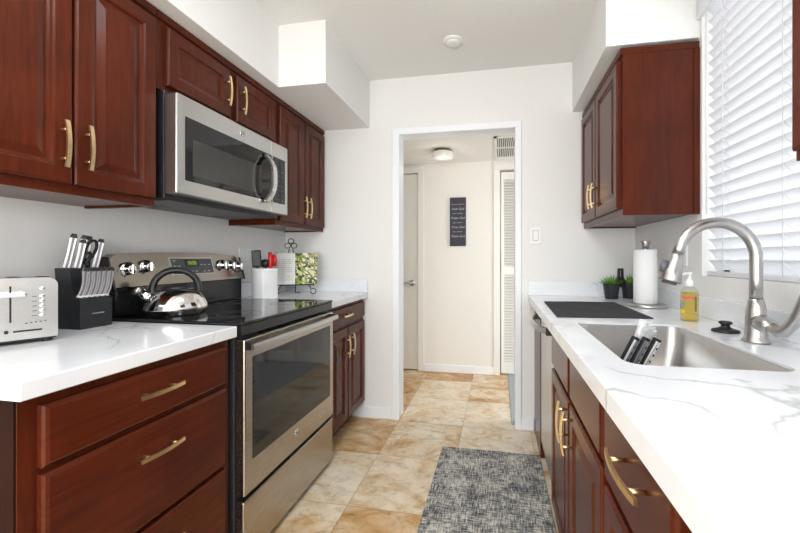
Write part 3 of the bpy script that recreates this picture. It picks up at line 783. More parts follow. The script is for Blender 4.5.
# soap dispenser bottle
sp = thing('soap_bottle', (0.745, 1.612, 0.915), 'clear pump bottle of yellow dish soap by the right backsplash', 'soap bottle')
SB = (0.745, 1.612, 0.9155)
build('bottle', MB().lathe([(0, 0), (0.029, 0), (0.031, 0.004), (0.0315, 0.10), (0.029, 0.118), (0.02, 0.131), (0.0135, 0.136), (0.0135, 0.142), (0, 0.142)], SB, 28), M['clear'], sp)
build('liquid', MB().lathe([(0, 0.002), (0.0285, 0.002), (0.0298, 0.006), (0.030, 0.10), (0.0283, 0.112), (0, 0.112)], SB, 28), M['soap'], sp)
def wrap(r, a0, a1, z0, z1, n=10):
    m = MB(); v = []
    for i in range(n + 1):
        a = a0 + (a1 - a0) * i / n
        for rr, z in ((r, z0), (r, z1), (r + 0.0004, z1), (r + 0.0004, z0)): v.append((SB[0] + rr * math.cos(a), SB[1] + rr * math.sin(a), SB[2] + z))
    f = [(4 * i + k, 4 * i + (k + 1) % 4, 4 * i + 4 + (k + 1) % 4, 4 * i + 4 + k) for i in range(n) for k in range(4)] + [(0, 1, 2, 3), (4 * n, 4 * n + 1, 4 * n + 2, 4 * n + 3)]
    return m.add(v, f)
va = math.atan2(-1.612, -0.745)
build('label_band', wrap(0.0317, va - 0.75, va + 0.75, 0.088, 0.096), M['labelpink'], sp)
build('label_picture', wrap(0.0317, va - 1.0, va - 0.55, 0.058, 0.076), M['labelblue'], sp)
build('label_picture', wrap(0.0317, va - 1.0, va - 0.5, 0.032, 0.048), M['labelorange'], sp)
build('label_edge', wrap(0.0317, va + 0.55, va + 0.80, 0.04, 0.1), M['labelolive'], sp)
m = MB(); m.lathe([(0.0145, 0.1365), (0.0155, 0.138), (0.0155, 0.156), (0.011, 0.162), (0.006, 0.164), (0.0055, 0.182), (0.009, 0.184), (0.009, 0.191), (0, 0.192)], SB, 20)
m.tube([(SB[0], SB[1], SB[2] + 0.187), (SB[0] - 0.02, SB[1] - 0.006, SB[2] + 0.187), (SB[0] - 0.033, SB[1] - 0.01, SB[2] + 0.181)], [0.006, 0.005, 0.004], 8)
build('pump', m, M['white'], sp)

solo('sink_stopper', MB().lathe([(0, 0), (0.038, 0), (0.040, 0.003), (0.037, 0.008), (0.022, 0.012), (0.013, 0.017), (0.0125, 0.024), (0.019, 0.028), (0.019, 0.033), (0.015, 0.036), (0, 0.036)], (0.752, 1.392, 0.9154), 28), M['black'], (0.752, 1.392, 0.9154), 'black rubber sink stopper with a knob beside the faucet', 'stopper')

# paper towels
pt = thing('paper_towel_holder', (0.75, 2.035, 0.915), 'brushed steel upright paper towel holder on the right countertop', 'paper towel holder')
m = MB(); m.lathe([(0, 0), (0.084, 0), (0.087, 0.004), (0.087, 0.013), (0.082, 0.017), (0, 0.017)], (0.747, 2.035, 0.9154), 40); build('base', m, M['steel'], pt)
m = MB(); m.lathe([(0.009, 0.0175), (0.009, 0.305)], (0.738, 2.035, 0.9154), 16); m.lathe([(0, 0.296), (0.014, 0.296), (0.017, 0.303), (0.023, 0.332), (0.023, 0.335), (0, 0.336)], (0.738, 2.035, 0.9154), 20); build('post', m, M['nickel'], pt)
m = MB(); m.lathe([(0.018, 0.018), (0.052, 0.018), (0.054, 0.021), (0.054, 0.287), (0.052, 0.290), (0.018, 0.290), (0.018, 0.018)], (0.738, 2.035, 0.9154), 40)
solo('paper_towel_roll', m, M['paper'], (0.738, 2.035, 0.9334), 'white paper towel roll standing on the steel holder', 'paper towels')

# drying mat
m = MB(); b = bmesh.new(); bmesh.ops.create_grid(b, x_segments=24, y_segments=30, size=0.5)
for v in b.verts: v.co = Vector((0.44 + v.co.x * 0.38 + v.co.y * 0.012, 1.90 + v.co.y * 0.56 + v.co.x * 0.03, 0.9192 + 0.0009 * math.sin(v.co.x * 9 + 2) * math.cos(v.co.y * 11)))
r_ = bmesh.ops.extrude_face_region(b, geom=list(b.faces))
for v in [g for g in r_['geom'] if isinstance(g, bmesh.types.BMVert)]: v.co.z = 0.9158
m.bm(b); solo('drying_mat', m, M['cloth'], (0.44, 1.90, 0.9158), 'charcoal cloth drying mat on the far right countertop', 'mat')

# planter with two pots
pl = thing('planter', (0.745, 2.43, 0.915), 'small black double-pot planter with a centre handle and leafy plants', 'planter')
pc = [(0.682, 2.405), (0.80, 2.455)]
for cx_, cy_ in pc:
    p = build('pot', MB().lathe([(0, 0), (0.034, 0), (0.036, 0.003), (0.047, 0.088), (0.047, 0.092), (0.044, 0.092), (0.042, 0.075), (0, 0.075)], (cx_, cy_, 0.9154), 28), M['blackwood'], pl)
    build('soil', MB().lathe([(0, 0.0835), (0.035, 0.082), (0.0425, 0.078)], (cx_, cy_, 0.9154), 20), M['soil'], p)
    m = MB()
    for k in range(110):
        a = random.random() * 2 * PI; el = 0.35 + random.random() * 1.2; L = 0.035 + random.random() * 0.045
        o = Vector((cx_ + 0.025 * random.random() * math.cos(a), cy_ + 0.025 * random.random() * math.sin(a), 0.9154 + 0.08))
        d = Vector((math.cos(a) * math.cos(el), math.sin(a) * math.cos(el), math.sin(el))); sd = d.cross(Vector((0, 0, 1))).normalized() * 0.0042
        p1 = o + d * L * 0.5; p2 = o + d * L - Vector((0, 0, 0.004))
        m.add([o - sd * 0.4, o + sd * 0.4, p1 + sd, p2, p1 - sd, p1 + Vector((0, 0, 0.0015))], [(0, 1, 5), (1, 2, 5), (2, 3, 5), (3, 4, 5), (4, 0, 5), (4, 3, 2, 1, 0)])
    build('foliage', m, M['leaf'], p, recalc=False)
m = MB(); ax = (Vector((pc[1][0], pc[1][1], 0)) - Vector((pc[0][0], pc[0][1], 0))).normalized(); mc = Vector(((pc[0][0] + pc[1][0]) / 2, (pc[0][1] + pc[1][1]) / 2, 0))
lp = []
for s_, z in ((-0.034, 0.985), (-0.030, 1.02), (-0.019, 1.055), (-0.016, 1.10), (0.016, 1.10), (0.019, 1.055), (0.030, 1.02), (0.034, 0.985)): lp.append((s_, z))
hole = [(-0.006, 1.055), (-0.006, 1.09), (0.006, 1.09), (0.006, 1.055)]
pv = Vector((-ax.y, ax.x, 0)) * 0.006
outer = [(-0.034, 0.985), (-0.030, 1.02), (-0.019, 1.05), (-0.0165, 1.10), (0.0165, 1.10), (0.019, 1.05), (0.030, 1.02), (0.034, 0.985)]
inner = [(-0.004, 1.045), (-0.004, 1.045), (-0.0065, 1.05), (-0.0065, 1.09), (0.0065, 1.09), (0.0065, 1.05), (0.004, 1.045), (0.004, 1.045)]
v = []
for sgn in (-1, 1):
    for L in (outer, inner): v += [mc + ax * a + Vector((0, 0, z)) + pv * sgn for a, z in L]
f = []
for i in range(7):
    f += [(i, i + 1, 8 + i + 1, 8 + i), (16 + i, 16 + i + 1, 24 + i + 1, 24 + i), (i, i + 1, 16 + i + 1, 16 + i), (8 + i, 8 + i + 1, 24 + i + 1, 24 + i)]
f += [(7, 0, 8, 15), (23, 16, 24, 31), (7, 0, 16, 23), (15, 8, 24, 31)]
m.add(v, f); build('carry_handle', m, M['blackwood'], pl)

# brushes in the sink
def put(base, direction, roll=0.0):
    d = Vector(direction).normalized(); q = Vector((0, 0, 1)).rotation_difference(d)
    return Matrix.Translation(Vector(base)) @ q.to_matrix().to_4x4() @ Matrix.Rotation(roll, 4, 'Z')
SINKG = 'striped scrub brushes leaning in the sink'
br_specs = [((0.362, 1.362), 0, 'black and white striped scrub brush in the sink, leftmost of three'),
            ((0.393, 1.355), 0, 'black and grey striped scrub brush in the sink, middle of three'),
            ((0.424, 1.348), 0, 'white scrub brush with black edging in the sink, rightmost of three')]
for i, ((bx_, by_), _, lab) in enumerate(br_specs):
    mt = put((bx_, by_, 0.682), (0.44, 0.0, 0.9), 0.35)
    t_ = thing('scrub_brush', (bx_, by_, 0.682), lab, 'brush', SINKG)
    m = MB().box(-0.0125, 0.0125, -0.008, 0.008, 0, 0.235, 0.004, 2).xf(mt); build('handle', m, M['black'], t_)
    m = MB(); m.box(-0.0095, -0.001, -0.0105, -0.0082, 0.008, 0.226, 0.0015); m.xf(mt); build('inlay', m, M['white'] if i != 1 else M['stripe'], t_)
    m = MB(); m.box(0.0015, 0.0095, -0.0105, -0.0082, 0.008, 0.226, 0.0015); m.xf(mt); build('grip_band', m, M['stripe'] if i != 2 else M['white'], t_)
    m = MB()
    for k in range(8): m.box(0.0025, 0.0085, -0.0113, -0.0107, 0.03 + k * 0.024, 0.038 + k * 0.024)
    m.xf(mt); rb = build('grip_ribs', m, M['black'], t_)
tb = thing('dish_brush', (0.437, 1.425, 0.68), 'white round-headed dish brush standing behind the striped brushes', 'brush')
mt = put((0.437, 1.425, 0.682), (0.27, 0.0, 0.96), 0.3)
build('handle', MB().box(-0.012, 0.012, -0.006, 0.006, 0.0, 0.272, 0.004, 2).xf(mt), M['white'], tb)
hc = mt @ Vector((0.006, -0.004, 0.222)); m = MB(); hdv = Vector((0.62, -0.75, 0.05)).normalized()
m.tube([hc, hc + hdv * 0.012], 0.030, 20)
build('head', m, M['white'], tb)
m = MB(); ref = hdv.orthogonal().normalized(); ref2 = hdv.cross(ref)
for k in range(150):
    rr = 0.026 * math.sqrt(random.random()); a = random.random() * 2 * PI
    o = hc + hdv * 0.012 + (ref * math.cos(a) + ref2 * math.sin(a)) * rr
    e_ = o + (hdv + (ref * math.cos(a) + ref2 * math.sin(a)) * (rr / 0.026) * 0.5).normalized() * 0.026
    m.tube([o, e_], 0.0009, 4, caps=True, smooth=False)
bo = build('bristles', m, M['white'], tb); bo['kind'] = 'stuff'

# ------------------------------------------------------------------ toaster
ts = thing('toaster', (-1.43, 0.83, 0.915), 'stainless four-slice toaster on the left counter beside the knife block', 'toaster')
fu = Vector((0.45, 0.893, 0)).normalized(); fnv = Vector((fu.y, -fu.x, 0))
TM = Matrix((fu, -fnv, Vector((0, 0, 1)))).transposed().to_4x4(); TM.translation = Vector((-1.308, 0.887, 0.9155))
TW, TD, TH = 0.252, 0.165, 0.19      # local x from -TW..0 , y 0..TD (back)
def rbox_profile(x0, x1, z0, z1, r, n=5):
    p = [(x0, z0), (x1, z0)]
    p += [(x1 - r + r * math.cos(a), z1 - r + r * math.sin(a)) for a in [i * PI / 2 / n for i in range(n + 1)]]
    p += [(x0 + r + r * math.cos(a), z1 - r + r * math.sin(a)) for a in [PI / 2 + i * PI / 2 / n for i in range(n + 1)]]
    return p
build('body', MB().prism(rbox_profile(-TW, 0, 0.014, TH, 0.022), 0.0, TD, 'y').xf(TM), M['steel'], ts)
m = MB(); m.box(-TW + 0.004, -0.004, 0.004, TD - 0.004, 0.009, 0.0139)
build('base_plate', m.xf(TM), M['black'], ts)
for x_, y_ in ((-0.02, 0.02), (-TW + 0.02, 0.02), (-0.02, TD - 0.02), (-TW + 0.02, TD - 0.02)):
    build('foot', MB().lathe([(0, 0), (0.011, 0), (0.012, 0.0088), (0, 0.0088)], (x_, y_, 0), 14).xf(TM), M['black'], ts)
for xc in (-0.095, -0.207):
    build('lever_slot', MB().box(xc - 0.002, xc + 0.002, -0.0012, -0.0002, 0.065, 0.168).xf(TM), M['black'], ts)
    lv = build('lever', MB().box(xc - 0.022, xc + 0.03, -0.026, -0.0014, 0.136, 0.150, 0.005, 2).xf(TM), M['chrome'], ts)
    build('crumb_slot', MB().box(xc + 0.005, xc + 0.062, -0.0012, -0.0002, 0.036, 0.041).xf(TM), M['black'], ts)
    build('bagel_lever', MB().box(xc - 0.012, xc - 0.004, -0.010, -0.0003, 0.035, 0.044, 0.002).xf(TM), M['black'], ts)
    for k, z in enumerate((0.158, 0.136, 0.122, 0.108, 0.094, 0.080)):
        build('button', MB().lathe([(0.0062, 0), (0.0062, -0.003), (0.005, -0.005), (0, -0.005)], (xc + 0.062, -0.0003, z), 14, 'y').xf(TM), M['chrome'], ts)
m = MB()
for xc in (-0.095, -0.207):
    for k in range(5): m.box(xc + 0.028 + k * 0.0095, xc + 0.033 + k * 0.0095, -0.0006, -0.0002, 0.058 + k * 0.0008, 0.061 + k * 0.0008)
    for z in (0.136, 0.122, 0.108, 0.094, 0.080): m.box(xc + 0.042, xc + 0.051, -0.0006, -0.0002, z - 0.001, z + 0.001)
build('printed_markings', m.xf(TM), M['greydark'], ts)
m = MB()
for k in range(4): m.box(-TW + 0.035 + k * 0.06, -TW + 0.06 + k * 0.06, 0.03, TD - 0.03, TH - 0.0005, TH + 0.0008)
build('bread_slots', m.xf(TM), M['black'], ts)

# ------------------------------------------------------------------ knife block and knives
kb = thing('knife_block', (-1.47, 1.083, 0.915), 'black wooden knife block on the left counter beside the toaster', 'knife block')
KY0, KY1 = 1.026, 1.132
prof = [(-1.512, 0.9154), (-1.418, 0.9154), (-1.418, 1.018), (-1.448, 1.036), (-1.462, 1.128), (-1.528, 1.128)]
kbody = build('body', MB().prism(prof, KY0, KY1, 'y'), M['blackwood'], kb)
build('lettering', text_mb('FARBERWARE', 0.0066, frame((-1.4175, 1.085, 0.966), (0, 1, 0), (0, 0, 1))), M['letter'], kb)
build('seam', MB().box(-1.4625, -1.461, KY0 - 0.0004, KY1 + 0.0004, 0.916, 1.127), M['darkgrey'], kb)
def knife_handle(t_, base, direction, L, w, th, roll=0.0, curve=0.004, waist=0.25):
    mt = put(base, direction, roll); st = []
    sec = [(-1, -0.6), (-0.6, -1), (0.6, -1), (1, -0.6), (1, 0.6), (0.6, 1), (-0.6, 1), (-1, 0.6)]
    n = 9; vs = []; k = len(sec)
    for i in range(n):
        s_ = i / (n - 1); bw = w * (0.86 + 1.2 * waist * s_ - waist * math.sin(s_ * PI)) * (0.5 if i == n - 1 else 0.92 if i == n - 2 else 1)
        for a, b_ in sec: vs.append((a * th * (0.8 if i == n - 1 else 1), b_ * bw + curve * math.sin(s_ * PI * 1.5), s_ * L))
    f = [(i * k + j, i * k + (j + 1) % k, (i + 1) * k + (j + 1) % k, (i + 1) * k + j) for i in range(n - 1) for j in range(k)] + [tuple(range(k)), tuple((n - 1) * k + j for j in range(k))]
    m = MB(); m.add(vs, f, False); m.xf(mt); build('handle', m, M['black'], t_)
    def strip(frac0, frac1, h0, h1, i0, i1):
        m = MB()
        for sg in (-1, 1):
            v2 = []
            for i in range(i0, i1):
                s_ = i / (n - 1); bw = w * (0.86 + 1.2 * waist * s_ - waist * math.sin(s_ * PI)); cv = curve * math.sin(s_ * PI * 1.5)
                for x_ in (th * h0, th * h1): v2 += [(sg * x_, cv + bw * frac0, s_ * L), (sg * x_, cv + bw * frac1, s_ * L)]
            nn = i1 - i0; f2 = [(0, 1, 3, 2), tuple(4 * nn - 4 + q for q in (0, 1, 3, 2))]
            for i in range(nn - 1):
                a = 4 * i; b_ = 4 * i + 4; f2 += [(a + 2, a + 3, b_ + 3, b_ + 2), (a, a + 1, b_ + 1, b_), (a, a + 2, b_ + 2, b_), (a + 1, a + 3, b_ + 3, b_ + 1)]
            m.add(v2, f2)
        return m.xf(mt)
    build('steel_scale', strip(-0.9, 0.84, 0.9, 1.12, 0, n - 1), M['satin'], t_)
    build('inlay', strip(-0.26, 0.32, 1.1, 1.2, 0, n - 1), M['stripe'], t_)
    mb_ = MB().box(-0.0012, 0.0012, -w * 0.8, w * 0.8, -0.012, 0.0).xf(mt); build('bolster', mb_, M['chrome'], t_)
KD = Vector((0.13, 0.13, 1)).normalized()
big = [(-1.512, 1.050, 0.124, 'striped steel kitchen knife in the block, leftmost of the tall handles'),
       (-1.505, 1.080, 0.120, 'striped steel kitchen knife in the block, second tall handle from left'),
       (-1.480, 1.061, 0.102, 'striped steel kitchen knife in the block, in front of the second handle'),
       (-1.517, 1.106, 0.118, 'striped steel kitchen knife in the block, behind the scissors'),
       (-1.482, 1.122, 0.108, 'striped steel kitchen knife in the block, rightmost tall handle beside scissors')]
for x_, y_, L, lab in big:
    t_ = thing('kitchen_knife', (x_, y_, 1.1285), lab, 'knife', 'kitchen knives in the block')
    knife_handle(t_, (x_, y_, 1.129), KD, L, 0.0125, 0.007, roll=-0.6, curve=0.0006, waist=0.09)
SD = Vector((0.16, 0.12, 1)).normalized()
stk = ['nearest the toaster', 'second from the toaster', 'third from the toaster', 'third from the range', 'second from the range', 'nearest the range']
for k in range(6):
    y_ = 1.035 + k * 0.0172
    t_ = thing('steak_knife', (-1.43, y_, 1.03), 'striped steak knife in the block front row, ' + stk[k], 'knife', 'steak knives in the front row')
    knife_handle(t_, (-1.430, y_, 1.033), SD, 0.098, 0.0105, 0.0052, roll=-0.45, curve=0.003)
sc_ = thing('scissors', (-1.50, 1.112, 1.128), 'black-handled kitchen scissors standing in the knife block', 'scissors')
def ring_pts(c, rx, rz, tilt, n=22):
    return [Vector(c) + Vector((0.25 * rz * math.sin(a), rx * math.cos(a) + tilt * math.sin(a), rz * math.sin(a))) for a in [2 * PI * i / n for i in range(n + 1)]]
m = MB(); m.tube(ring_pts((-1.474, 1.100, 1.192), 0.019, 0.036, 0.006), 0.005, 8); m.tube([(-1.478, 1.096, 1.1285), (-1.476, 1.098, 1.162)], 0.005, 8)
build('handle_loop', m, M['black'], sc_)
m = MB(); m.tube(ring_pts((-1.468, 1.084, 1.164), 0.009, 0.020, 0.004), 0.0045, 8); m.tube([(-1.478, 1.092, 1.1285), (-1.472, 1.088, 1.148)], 0.005, 8)
build('handle_loop', m, M['black'], sc_)

# ------------------------------------------------------------------ kettle
KX, KYc, KZ = -1.362, 1.355, 0.9268
kt = thing('kettle', (KX, KYc, KZ), 'polished steel whistling kettle with black handle on the range', 'kettle')
build('body', MB().lathe([(0, 0), (0.104, 0), (0.109, 0.004), (0.110, 0.012), (0.116, 0.017), (0.118, 0.026), (0.115, 0.042), (0.105, 0.066), (0.088, 0.088), (0.064, 0.104), (0.04, 0.113), (0.0, 0.117)], (KX, KYc, KZ), 48), M['chrome'], kt)
build('lid_collar', MB().lathe([(0.052, 0.1065), (0.053, 0.111), (0.035, 0.121), (0.012, 0.124), (0, 0.124)], (KX, KYc, KZ), 32), M['black'], kt)
lf = Vector((-0.72, -0.69, 0)); lf.normalize(); K0 = Vector((KX, KYc, KZ))
hp = []
for i in range(19):
    a = math.radians(-20) + math.radians(220) * i / 18
    hp.append(K0 + (-lf) * (0.082 * math.cos(a)) + Vector((0, 0, 0.104 + 0.082 * math.sin(a))))
m = MB(); sec = [(math.cos(2 * PI * k / 10) * 0.0135, math.sin(2 * PI * k / 10) * 0.017) for k in range(10)]
m.tube(hp, 1.0, section=sec, up=Vector((0, 0, 1)) if False else -lf); build('handle', m, M['black'], kt)
s0 = K0 + lf * 0.080 + Vector((0, 0, 0.060)); s1 = K0 + lf * 0.124 + Vector((0, 0, 0.098))
spt = build('spout', MB().tube([s0, s0.lerp(s1, 0.6), s1], [0.030, 0.022, 0.020], 18), M['chrome'], kt)
s2 = s1 + (s1 - s0).normalized() * 0.018
build('spout_cap', MB().tube([s1 + (s2 - s1) * 0.02, s1.lerp(s2, 0.7), s2], [0.022, 0.022, 0.017], 18), M['nickel'], kt)

# ------------------------------------------------------------------ crock and utensils
cx_, cy_ = -1.405, 2.03
cr = thing('utensil_crock', (cx_, cy_, 0.915), 'white ceramic utensil crock on the far left counter', 'crock')
m = MB(); pr = [(0, 0), (0.071, 0), (0.074, 0.004)]
for k in range(14): pr += [(0.0745, 0.012 + k * 0.0115), (0.0735, 0.0178 + k * 0.0115)]
pr += [(0.0755, 0.172), (0.0755, 0.184), (0.071, 0.187), (0.067, 0.18), (0.067, 0.012), (0, 0.012)]
build('jar', MB().lathe(pr, (cx_, cy_, 0.9154), 40), M['ceramic'], cr)
def utensil(name, mbs, mats, names, base, label):
    t_ = thing(name, base, label, 'utensil', 'utensils in the white crock')
    for n_, q, w in zip(names, mbs, mats): build(n_, q, w, t_)
b_ = Vector((cx_ - 0.035, cy_ - 0.02, 0.93)); tp = Vector((-1.441, 2.006, 1.155))
utensil('spatula', [MB().tube([b_, tp], 0.006, 8), MB().box(-0.027, 0.027, -0.0085, 0.0085, 0, 0.105, 0.008, 3).xf(put(tp - Vector((0, 0, 0.048)), (-0.05, -0.05, 1), 0.6))], [M['black'], M['black']], ['handle', 'blade'], b_, 'black spatula standing at the left of the white crock')
b_ = Vector((cx_ + 0.02, cy_ - 0.02, 0.93)); tp = Vector((-1.358, 2.018, 1.12))
utensil('can_opener', [MB().tube([b_, tp, (-1.358, 2.016, 1.165), (-1.360, 2.014, 1.20)], [0.008, 0.012, 0.015, 0.010], 10), MB().tube([(-1.340, 2.030, 1.115), (-1.336, 2.032, 1.15), (-1.342, 2.028, 1.185)], [0.009, 0.012, 0.008], 10)], [M['red'], M['red']], ['handle', 'second_handle'], b_, 'red-handled can opener standing at the right of the crock')
b_ = Vector((cx_, cy_ + 0.01, 0.93)); m2 = MB()
bowl = [(0.0, -0.012), (0.015, -0.010), (0.026, -0.002), (0.029, 0.008), (0.027, 0.008), (0.023, 0.0), (0.012, -0.007), (0, -0.009)]
m2.lathe(bowl, (0, 0, 0), 20); m2.xf(put((-1.408, 2.035, 1.128), (0.5, -0.7, 0.3)))
utensil('ladle', [MB().tube([b_, (-1.406, 2.043, 1.12)], 0.005, 8), m2], [M['black'], M['black']], ['handle', 'bowl'], b_, 'black ladle lying low between spatula and red opener in the crock')
b_ = Vector((cx_ + 0.03, cy_ + 0.03, 0.93)); wm = MB(); wc = Vector((-1.355, 2.065, 1.15))
for k in range(5):
    a = PI * k / 5; d_ = Vector((math.cos(a), math.sin(a), 0))
    wm.tube([wc + Vector((0, 0, -0.05)) + d_ * 0.0 + (d_ * math.sin(s_) * 0.024 + Vector((0, 0, 0.05 - 0.05 * math.cos(s_)))) for s_ in [2 * PI * i / 16 for i in range(17)]], 0.0011, 5)
utensil('whisk', [MB().tube([b_, wc + Vector((0, 0, -0.05))], 0.005, 8), wm], [M['steel'], M['steel']], ['handle', 'wires'], b_, 'wire whisk behind the red opener in the crock')

# ------------------------------------------------------------------ cookbook on its stand
cu_ = Vector((0.87, 0.49, 0)).normalized(); cn = Vector((cu_.y, -cu_.x, 0)); S0 = Vector((-1.364, 2.300, 0.985)); back = (-cn)
tilt = 0.30
CV = (Vector((0, 0, 1)) + back * tilt).normalized()
ck = thing('cookbook', S0, 'open cookbook showing a salad photo on the wire stand', 'book')
def page(sgn, w, h, name, mat, off):
    m = MB(); n = 8; v = []
    for i in range(n + 1):
        s_ = i / n
        bulge = 0.010 * math.sin(min(1, s_ * 1.6) * PI) * 0.8 - 0.008 * (1 - s_) + 0.016 * s_
        for layer in (0, -0.010):
            p = S0 + cu_ * (sgn * s_ * w) + cn * (bulge + layer + off); v += [p, p + CV * h]
    f = []
    for i in range(n):
        a = 4 * i; b_ = a + 4; f += [(a, a + 1, b_ + 1, b_), (a + 2, a + 3, b_ + 3, b_ + 2), (a, a + 2, b_ + 2, b_), (a + 1, a + 3, b_ + 3, b_ + 1)]
    f += [(0, 1, 3, 2), (4 * n, 4 * n + 1, 4 * n + 3, 4 * n + 2)]
    m.add(v, f, False); return build(name, m, mat, ck)
lp_ = page(-1, 0.146, 0.222, 'text_page', M['page'], 0)
rp_ = page(1, 0.146, 0.222, 'photo_page', M['photo'], 0)
m = MB()
for r in range(11):
    for (a, b_) in ((0.018, 0.055), (0.064, 0.11)):
        if r in (3, 7) and a < 0.03: continue
        p = S0 + cu_ * (-b_) + CV * (0.03 + r * 0.0145) + cn * 0.0168; q = S0 + cu_ * (-a) + CV * (0.03 + r * 0.0145) + cn * 0.0168
        m.add([p, q, q + CV * 0.003, p + CV * 0.003, p - cn * 0.0004, q - cn * 0.0004, q + CV * 0.003 - cn * 0.0004, p + CV * 0.003 - cn * 0.0004], [(0, 1, 2, 3), (7, 6, 5, 4), (0, 1, 5, 4), (2, 3, 7, 6)])
build('printed_lines', m, M['print'], lp_)
st = thing('cookbook_stand', (-1.34, 2.33, 0.915), 'black wire cookbook stand with scrolled feet near the back wall', 'stand')
wr = 0.0032
def W(u, v, n): return S0 + cu_ * u + CV * v + cn * n
m = MB(); m.tube([W(-0.12, -0.006, 0.045), W(-0.12, -0.006, -0.018), W(0.12, -0.006, -0.018), W(0.12, -0.006, 0.045)], wr, 8); m.tube([W(-0.12, -0.006, 0.045), W(-0.12, 0.02, 0.047)], wr, 8); m.tube([W(0.12, -0.006, 0.045), W(0.12, 0.02, 0.047)], wr, 8)
build('ledge', m, M['black'], st)
m = MB(); m.tube([W(-0.08, -0.006, -0.018), W(-0.05, 0.20, -0.018), W(-0.04, 0.255, -0.018)], wr, 8); m.tube([W(0.08, -0.006, -0.018), W(0.0, 0.20, -0.018), W(-0.02, 0.255, -0.018)], wr, 8)
def circ(u, v, r): return [W(u + r * math.cos(a), v + r * math.sin(a), -0.018) for a in [2 * PI * i / 20 for i in range(21)]]
for u, v in ((-0.03, 0.312), (-0.051, 0.278), (-0.009, 0.278)): m.tube(circ(u, v, 0.0185), wr, 8)
build('back_frame', m, M['black'], st)
m = MB()
for sg in (-1, 1):
    pts = [W(sg * 0.085, -0.006, -0.018), W(sg * 0.10, -0.022, 0.02)]
    cc = W(sg * 0.118, 0, 0.03); cc.z = 0.9155 + 0.0185 + wr
    for i in range(15):
        a = math.radians(150) - math.radians(330) * i / 14
        pts.append(cc + cu_ * (sg * 0.018 * math.cos(a)) + Vector((0, 0, 0.018 * math.sin(a))))
    m = MB(); m.tube(pts, wr, 8); build('scroll_foot', m, M['black'], st)
p0 = W(0, 0.16, -0.018); p1 = S0 + back * 0.11; p1.z = 0.9155 + wr
build('rear_leg', MB().tube([p0, p1, p1 + cu_ * 0.03], wr, 8), M['black'], st)

# ------------------------------------------------------------------ wall plates
def plate(name, o, U, V, w, h, parts, label, cat):
    U, V = Vector(U), Vector(V); N = U.cross(V); o = Vector(o)
    t_ = thing(name, o, label, cat)
    build('plate', rings(o - U * w / 2 - V * h / 2, U, V, N, w, h, [(0, 0.0005), (0, 0.004), (0.003, 0.006)]), M['white'], t_)
    for nm, a, b_, pw, ph, d, mt in parts:
        build(nm, rings(o + U * (a - pw / 2) + V * (b_ - ph / 2), U, V, N, pw, ph, [(0, 0.0061), (0, 0.0061 + d * 0.7), (0.001, 0.0061 + d)]), mt, t_)
    return t_
plate('light_switch', (0.250, YB, 1.317), (1, 0, 0), (0, 0, 1), 0.074, 0.118, [('rocker_frame', 0, 0, 0.037, 0.070, 0.0006, M['greydark']), ('rocker', 0, 0, 0.033, 0.066, 0.004, M['white'])], 'white rocker light switch on the back wall beside the doorway', 'light switch')
plate('wall_outlet', (XR, 1.935, 1.185), (0, -1, 0), (0, 0, 1), 0.074, 0.118, [('socket', 0, 0.022, 0.03, 0.028, 0.002, M['trim']), ('socket', 0, -0.022, 0.03, 0.028, 0.002, M['trim'])], 'white wall outlet below the right cabinet, behind the faucet spout', 'outlet')
plate('wall_outlet', (XL, 2.105, 1.12), (0, 1, 0), (0, 0, 1), 0.117, 0.215, [('socket', -0.024, 0.06, 0.034, 0.068, 0.002, M['trim']), ('socket', 0.024, 0.06, 0.034, 0.068, 0.002, M['trim'])], 'tall white outlet plate on the left wall between range and crock', 'outlet')

# ------------------------------------------------------------------ ceiling and hall things
sd_ = thing('smoke_detector', (-0.265, 2.188, ZC - 0.03), 'round white smoke detector on the kitchen ceiling', 'smoke detector')
build('base', MB().lathe([(0.062, -0.0004), (0.062, -0.008), (0.058, -0.012), (0, -0.012)], (-0.265, 2.188, ZC), 40), M['ceiling'], sd_)
build('cap', MB().lathe([(0.042, -0.0122), (0.04, -0.02), (0.03, -0.024), (0, -0.024)], (-0.265, 2.188, ZC), 40), M['ceiling'], sd_)
hl = thing('ceiling_light', (-0.485, 3.25, ZH - 0.1), 'small round drum light on the hall ceiling beyond the doorway', 'ceiling light')
build('canopy', MB().lathe([(0.072, -0.0004), (0.078, -0.012), (0.078, -0.024), (0, -0.024)], (-0.485, 3.25, ZH), 32), M['olive'], hl)
build('shade', MB().lathe([(0.088, -0.0242), (0.094, -0.03), (0.094, -0.068), (0.082, -0.082), (0, -0.086)], (-0.485, 3.25, ZH), 36), M['frost'], hl)
hp_ = bpy.data.lights.new('hall_ceiling_lamp', 'POINT'); hp_.energy = 0.5; hp_.shadow_soft_size = 0.07; hp_.color = (1.0, 0.97, 0.93)
ho_ = bpy.data.objects.new('hall_ceiling_lamp', hp_); ho_.location = (-0.485, 3.2, ZH - 0.19); C.objects.link(ho_)
vt = thing('air_vent', (0.14, 3.25, ZH - 0.01), 'grey louvred air vent on the hall ceiling above the closet door', 'vent')
VX0, VX1, VY0, VY1 = -0.03, 0.32, 2.96, 3.57
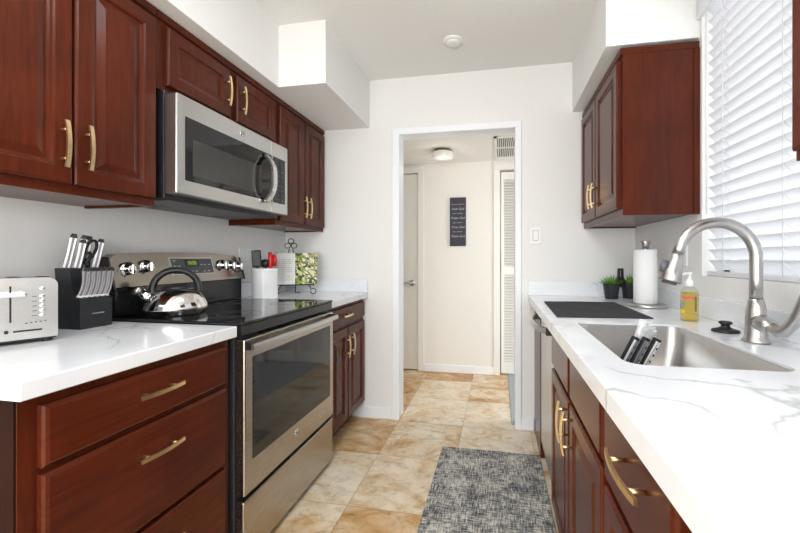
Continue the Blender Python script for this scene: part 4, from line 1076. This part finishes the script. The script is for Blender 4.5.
m = MB()
for b_ in ((VX0, VX0 + 0.022, VY0, VY1), (VX1 - 0.022, VX1, VY0, VY1), (VX0, VX1, VY0, VY0 + 0.022), (VX0, VX1, VY1 - 0.022, VY1), (VX0, VX1, 3.245, 3.265)): m.box(*b_, ZH - 0.012, ZH - 0.0005)
build('grille_frame', m, M['doorpaint'], vt)
build('duct_opening', MB().box(VX0 + 0.01, VX1 - 0.01, VY0 + 0.01, VY1 - 0.01, ZH - 0.0018, ZH - 0.0008), M['black'], vt)
m = MB(); x_ = VX0 + 0.034
while x_ < VX1 - 0.025:
    s0_ = len(m.v); m.box(-0.006, 0.006, VY0 + 0.022, VY1 - 0.022, -0.0006, 0.0006); m.xf(Matrix.Translation((x_, 0, ZH - 0.008)) @ Matrix.Rotation(0.7, 4, 'Y'), s0_); x_ += 0.017
build('fins', m, M['doorpaint'], vt)
sg = thing('wall_sign', (-0.398, YH, 1.286), 'narrow dark prayer sign with white script on the hall wall', 'sign')
build('board', MB().box(-0.479, -0.317, YH - 0.022, YH - 0.0005, 1.286, 1.776, 0.002), M['sign'], sg)
m = MB(); m2 = MB()
for k, (small, bigw) in enumerate((('DIFFICULT MOMENTS', 'Seek God'), ('HAPPY MOMENTS', 'Praise God'), ('QUIET MOMENTS', 'Trust God'), ('EVERY MOMENT', 'Thank God'))):
    zz = 1.705 - k * 0.092
    tm = text_mb(small, 0.0135, frame((-0.398, YH - 0.0225, zz), (1, 0, 0), (0, 0, 1))); m2.add(tm.v, tm.f)
    tm = text_mb(bigw, 0.031, frame((-0.398, YH - 0.0225, zz - 0.045), (1, 0, 0), (0, 0, 1)), shear=0.35); m.add(tm.v, tm.f)
build('script_words', m, M['letter'], sg); build('small_captions', m2, M['letter'], sg)

# ------------------------------------------------------------------ rug
m = MB().box(-0.336, 0.243, 1.20, 2.232, 0.0006, 0.008, 0.002)
solo('rug', m, M['rug'], (-0.05, 1.72, 0.0006), 'grey distressed woven runner rug on the tile floor', 'rug')
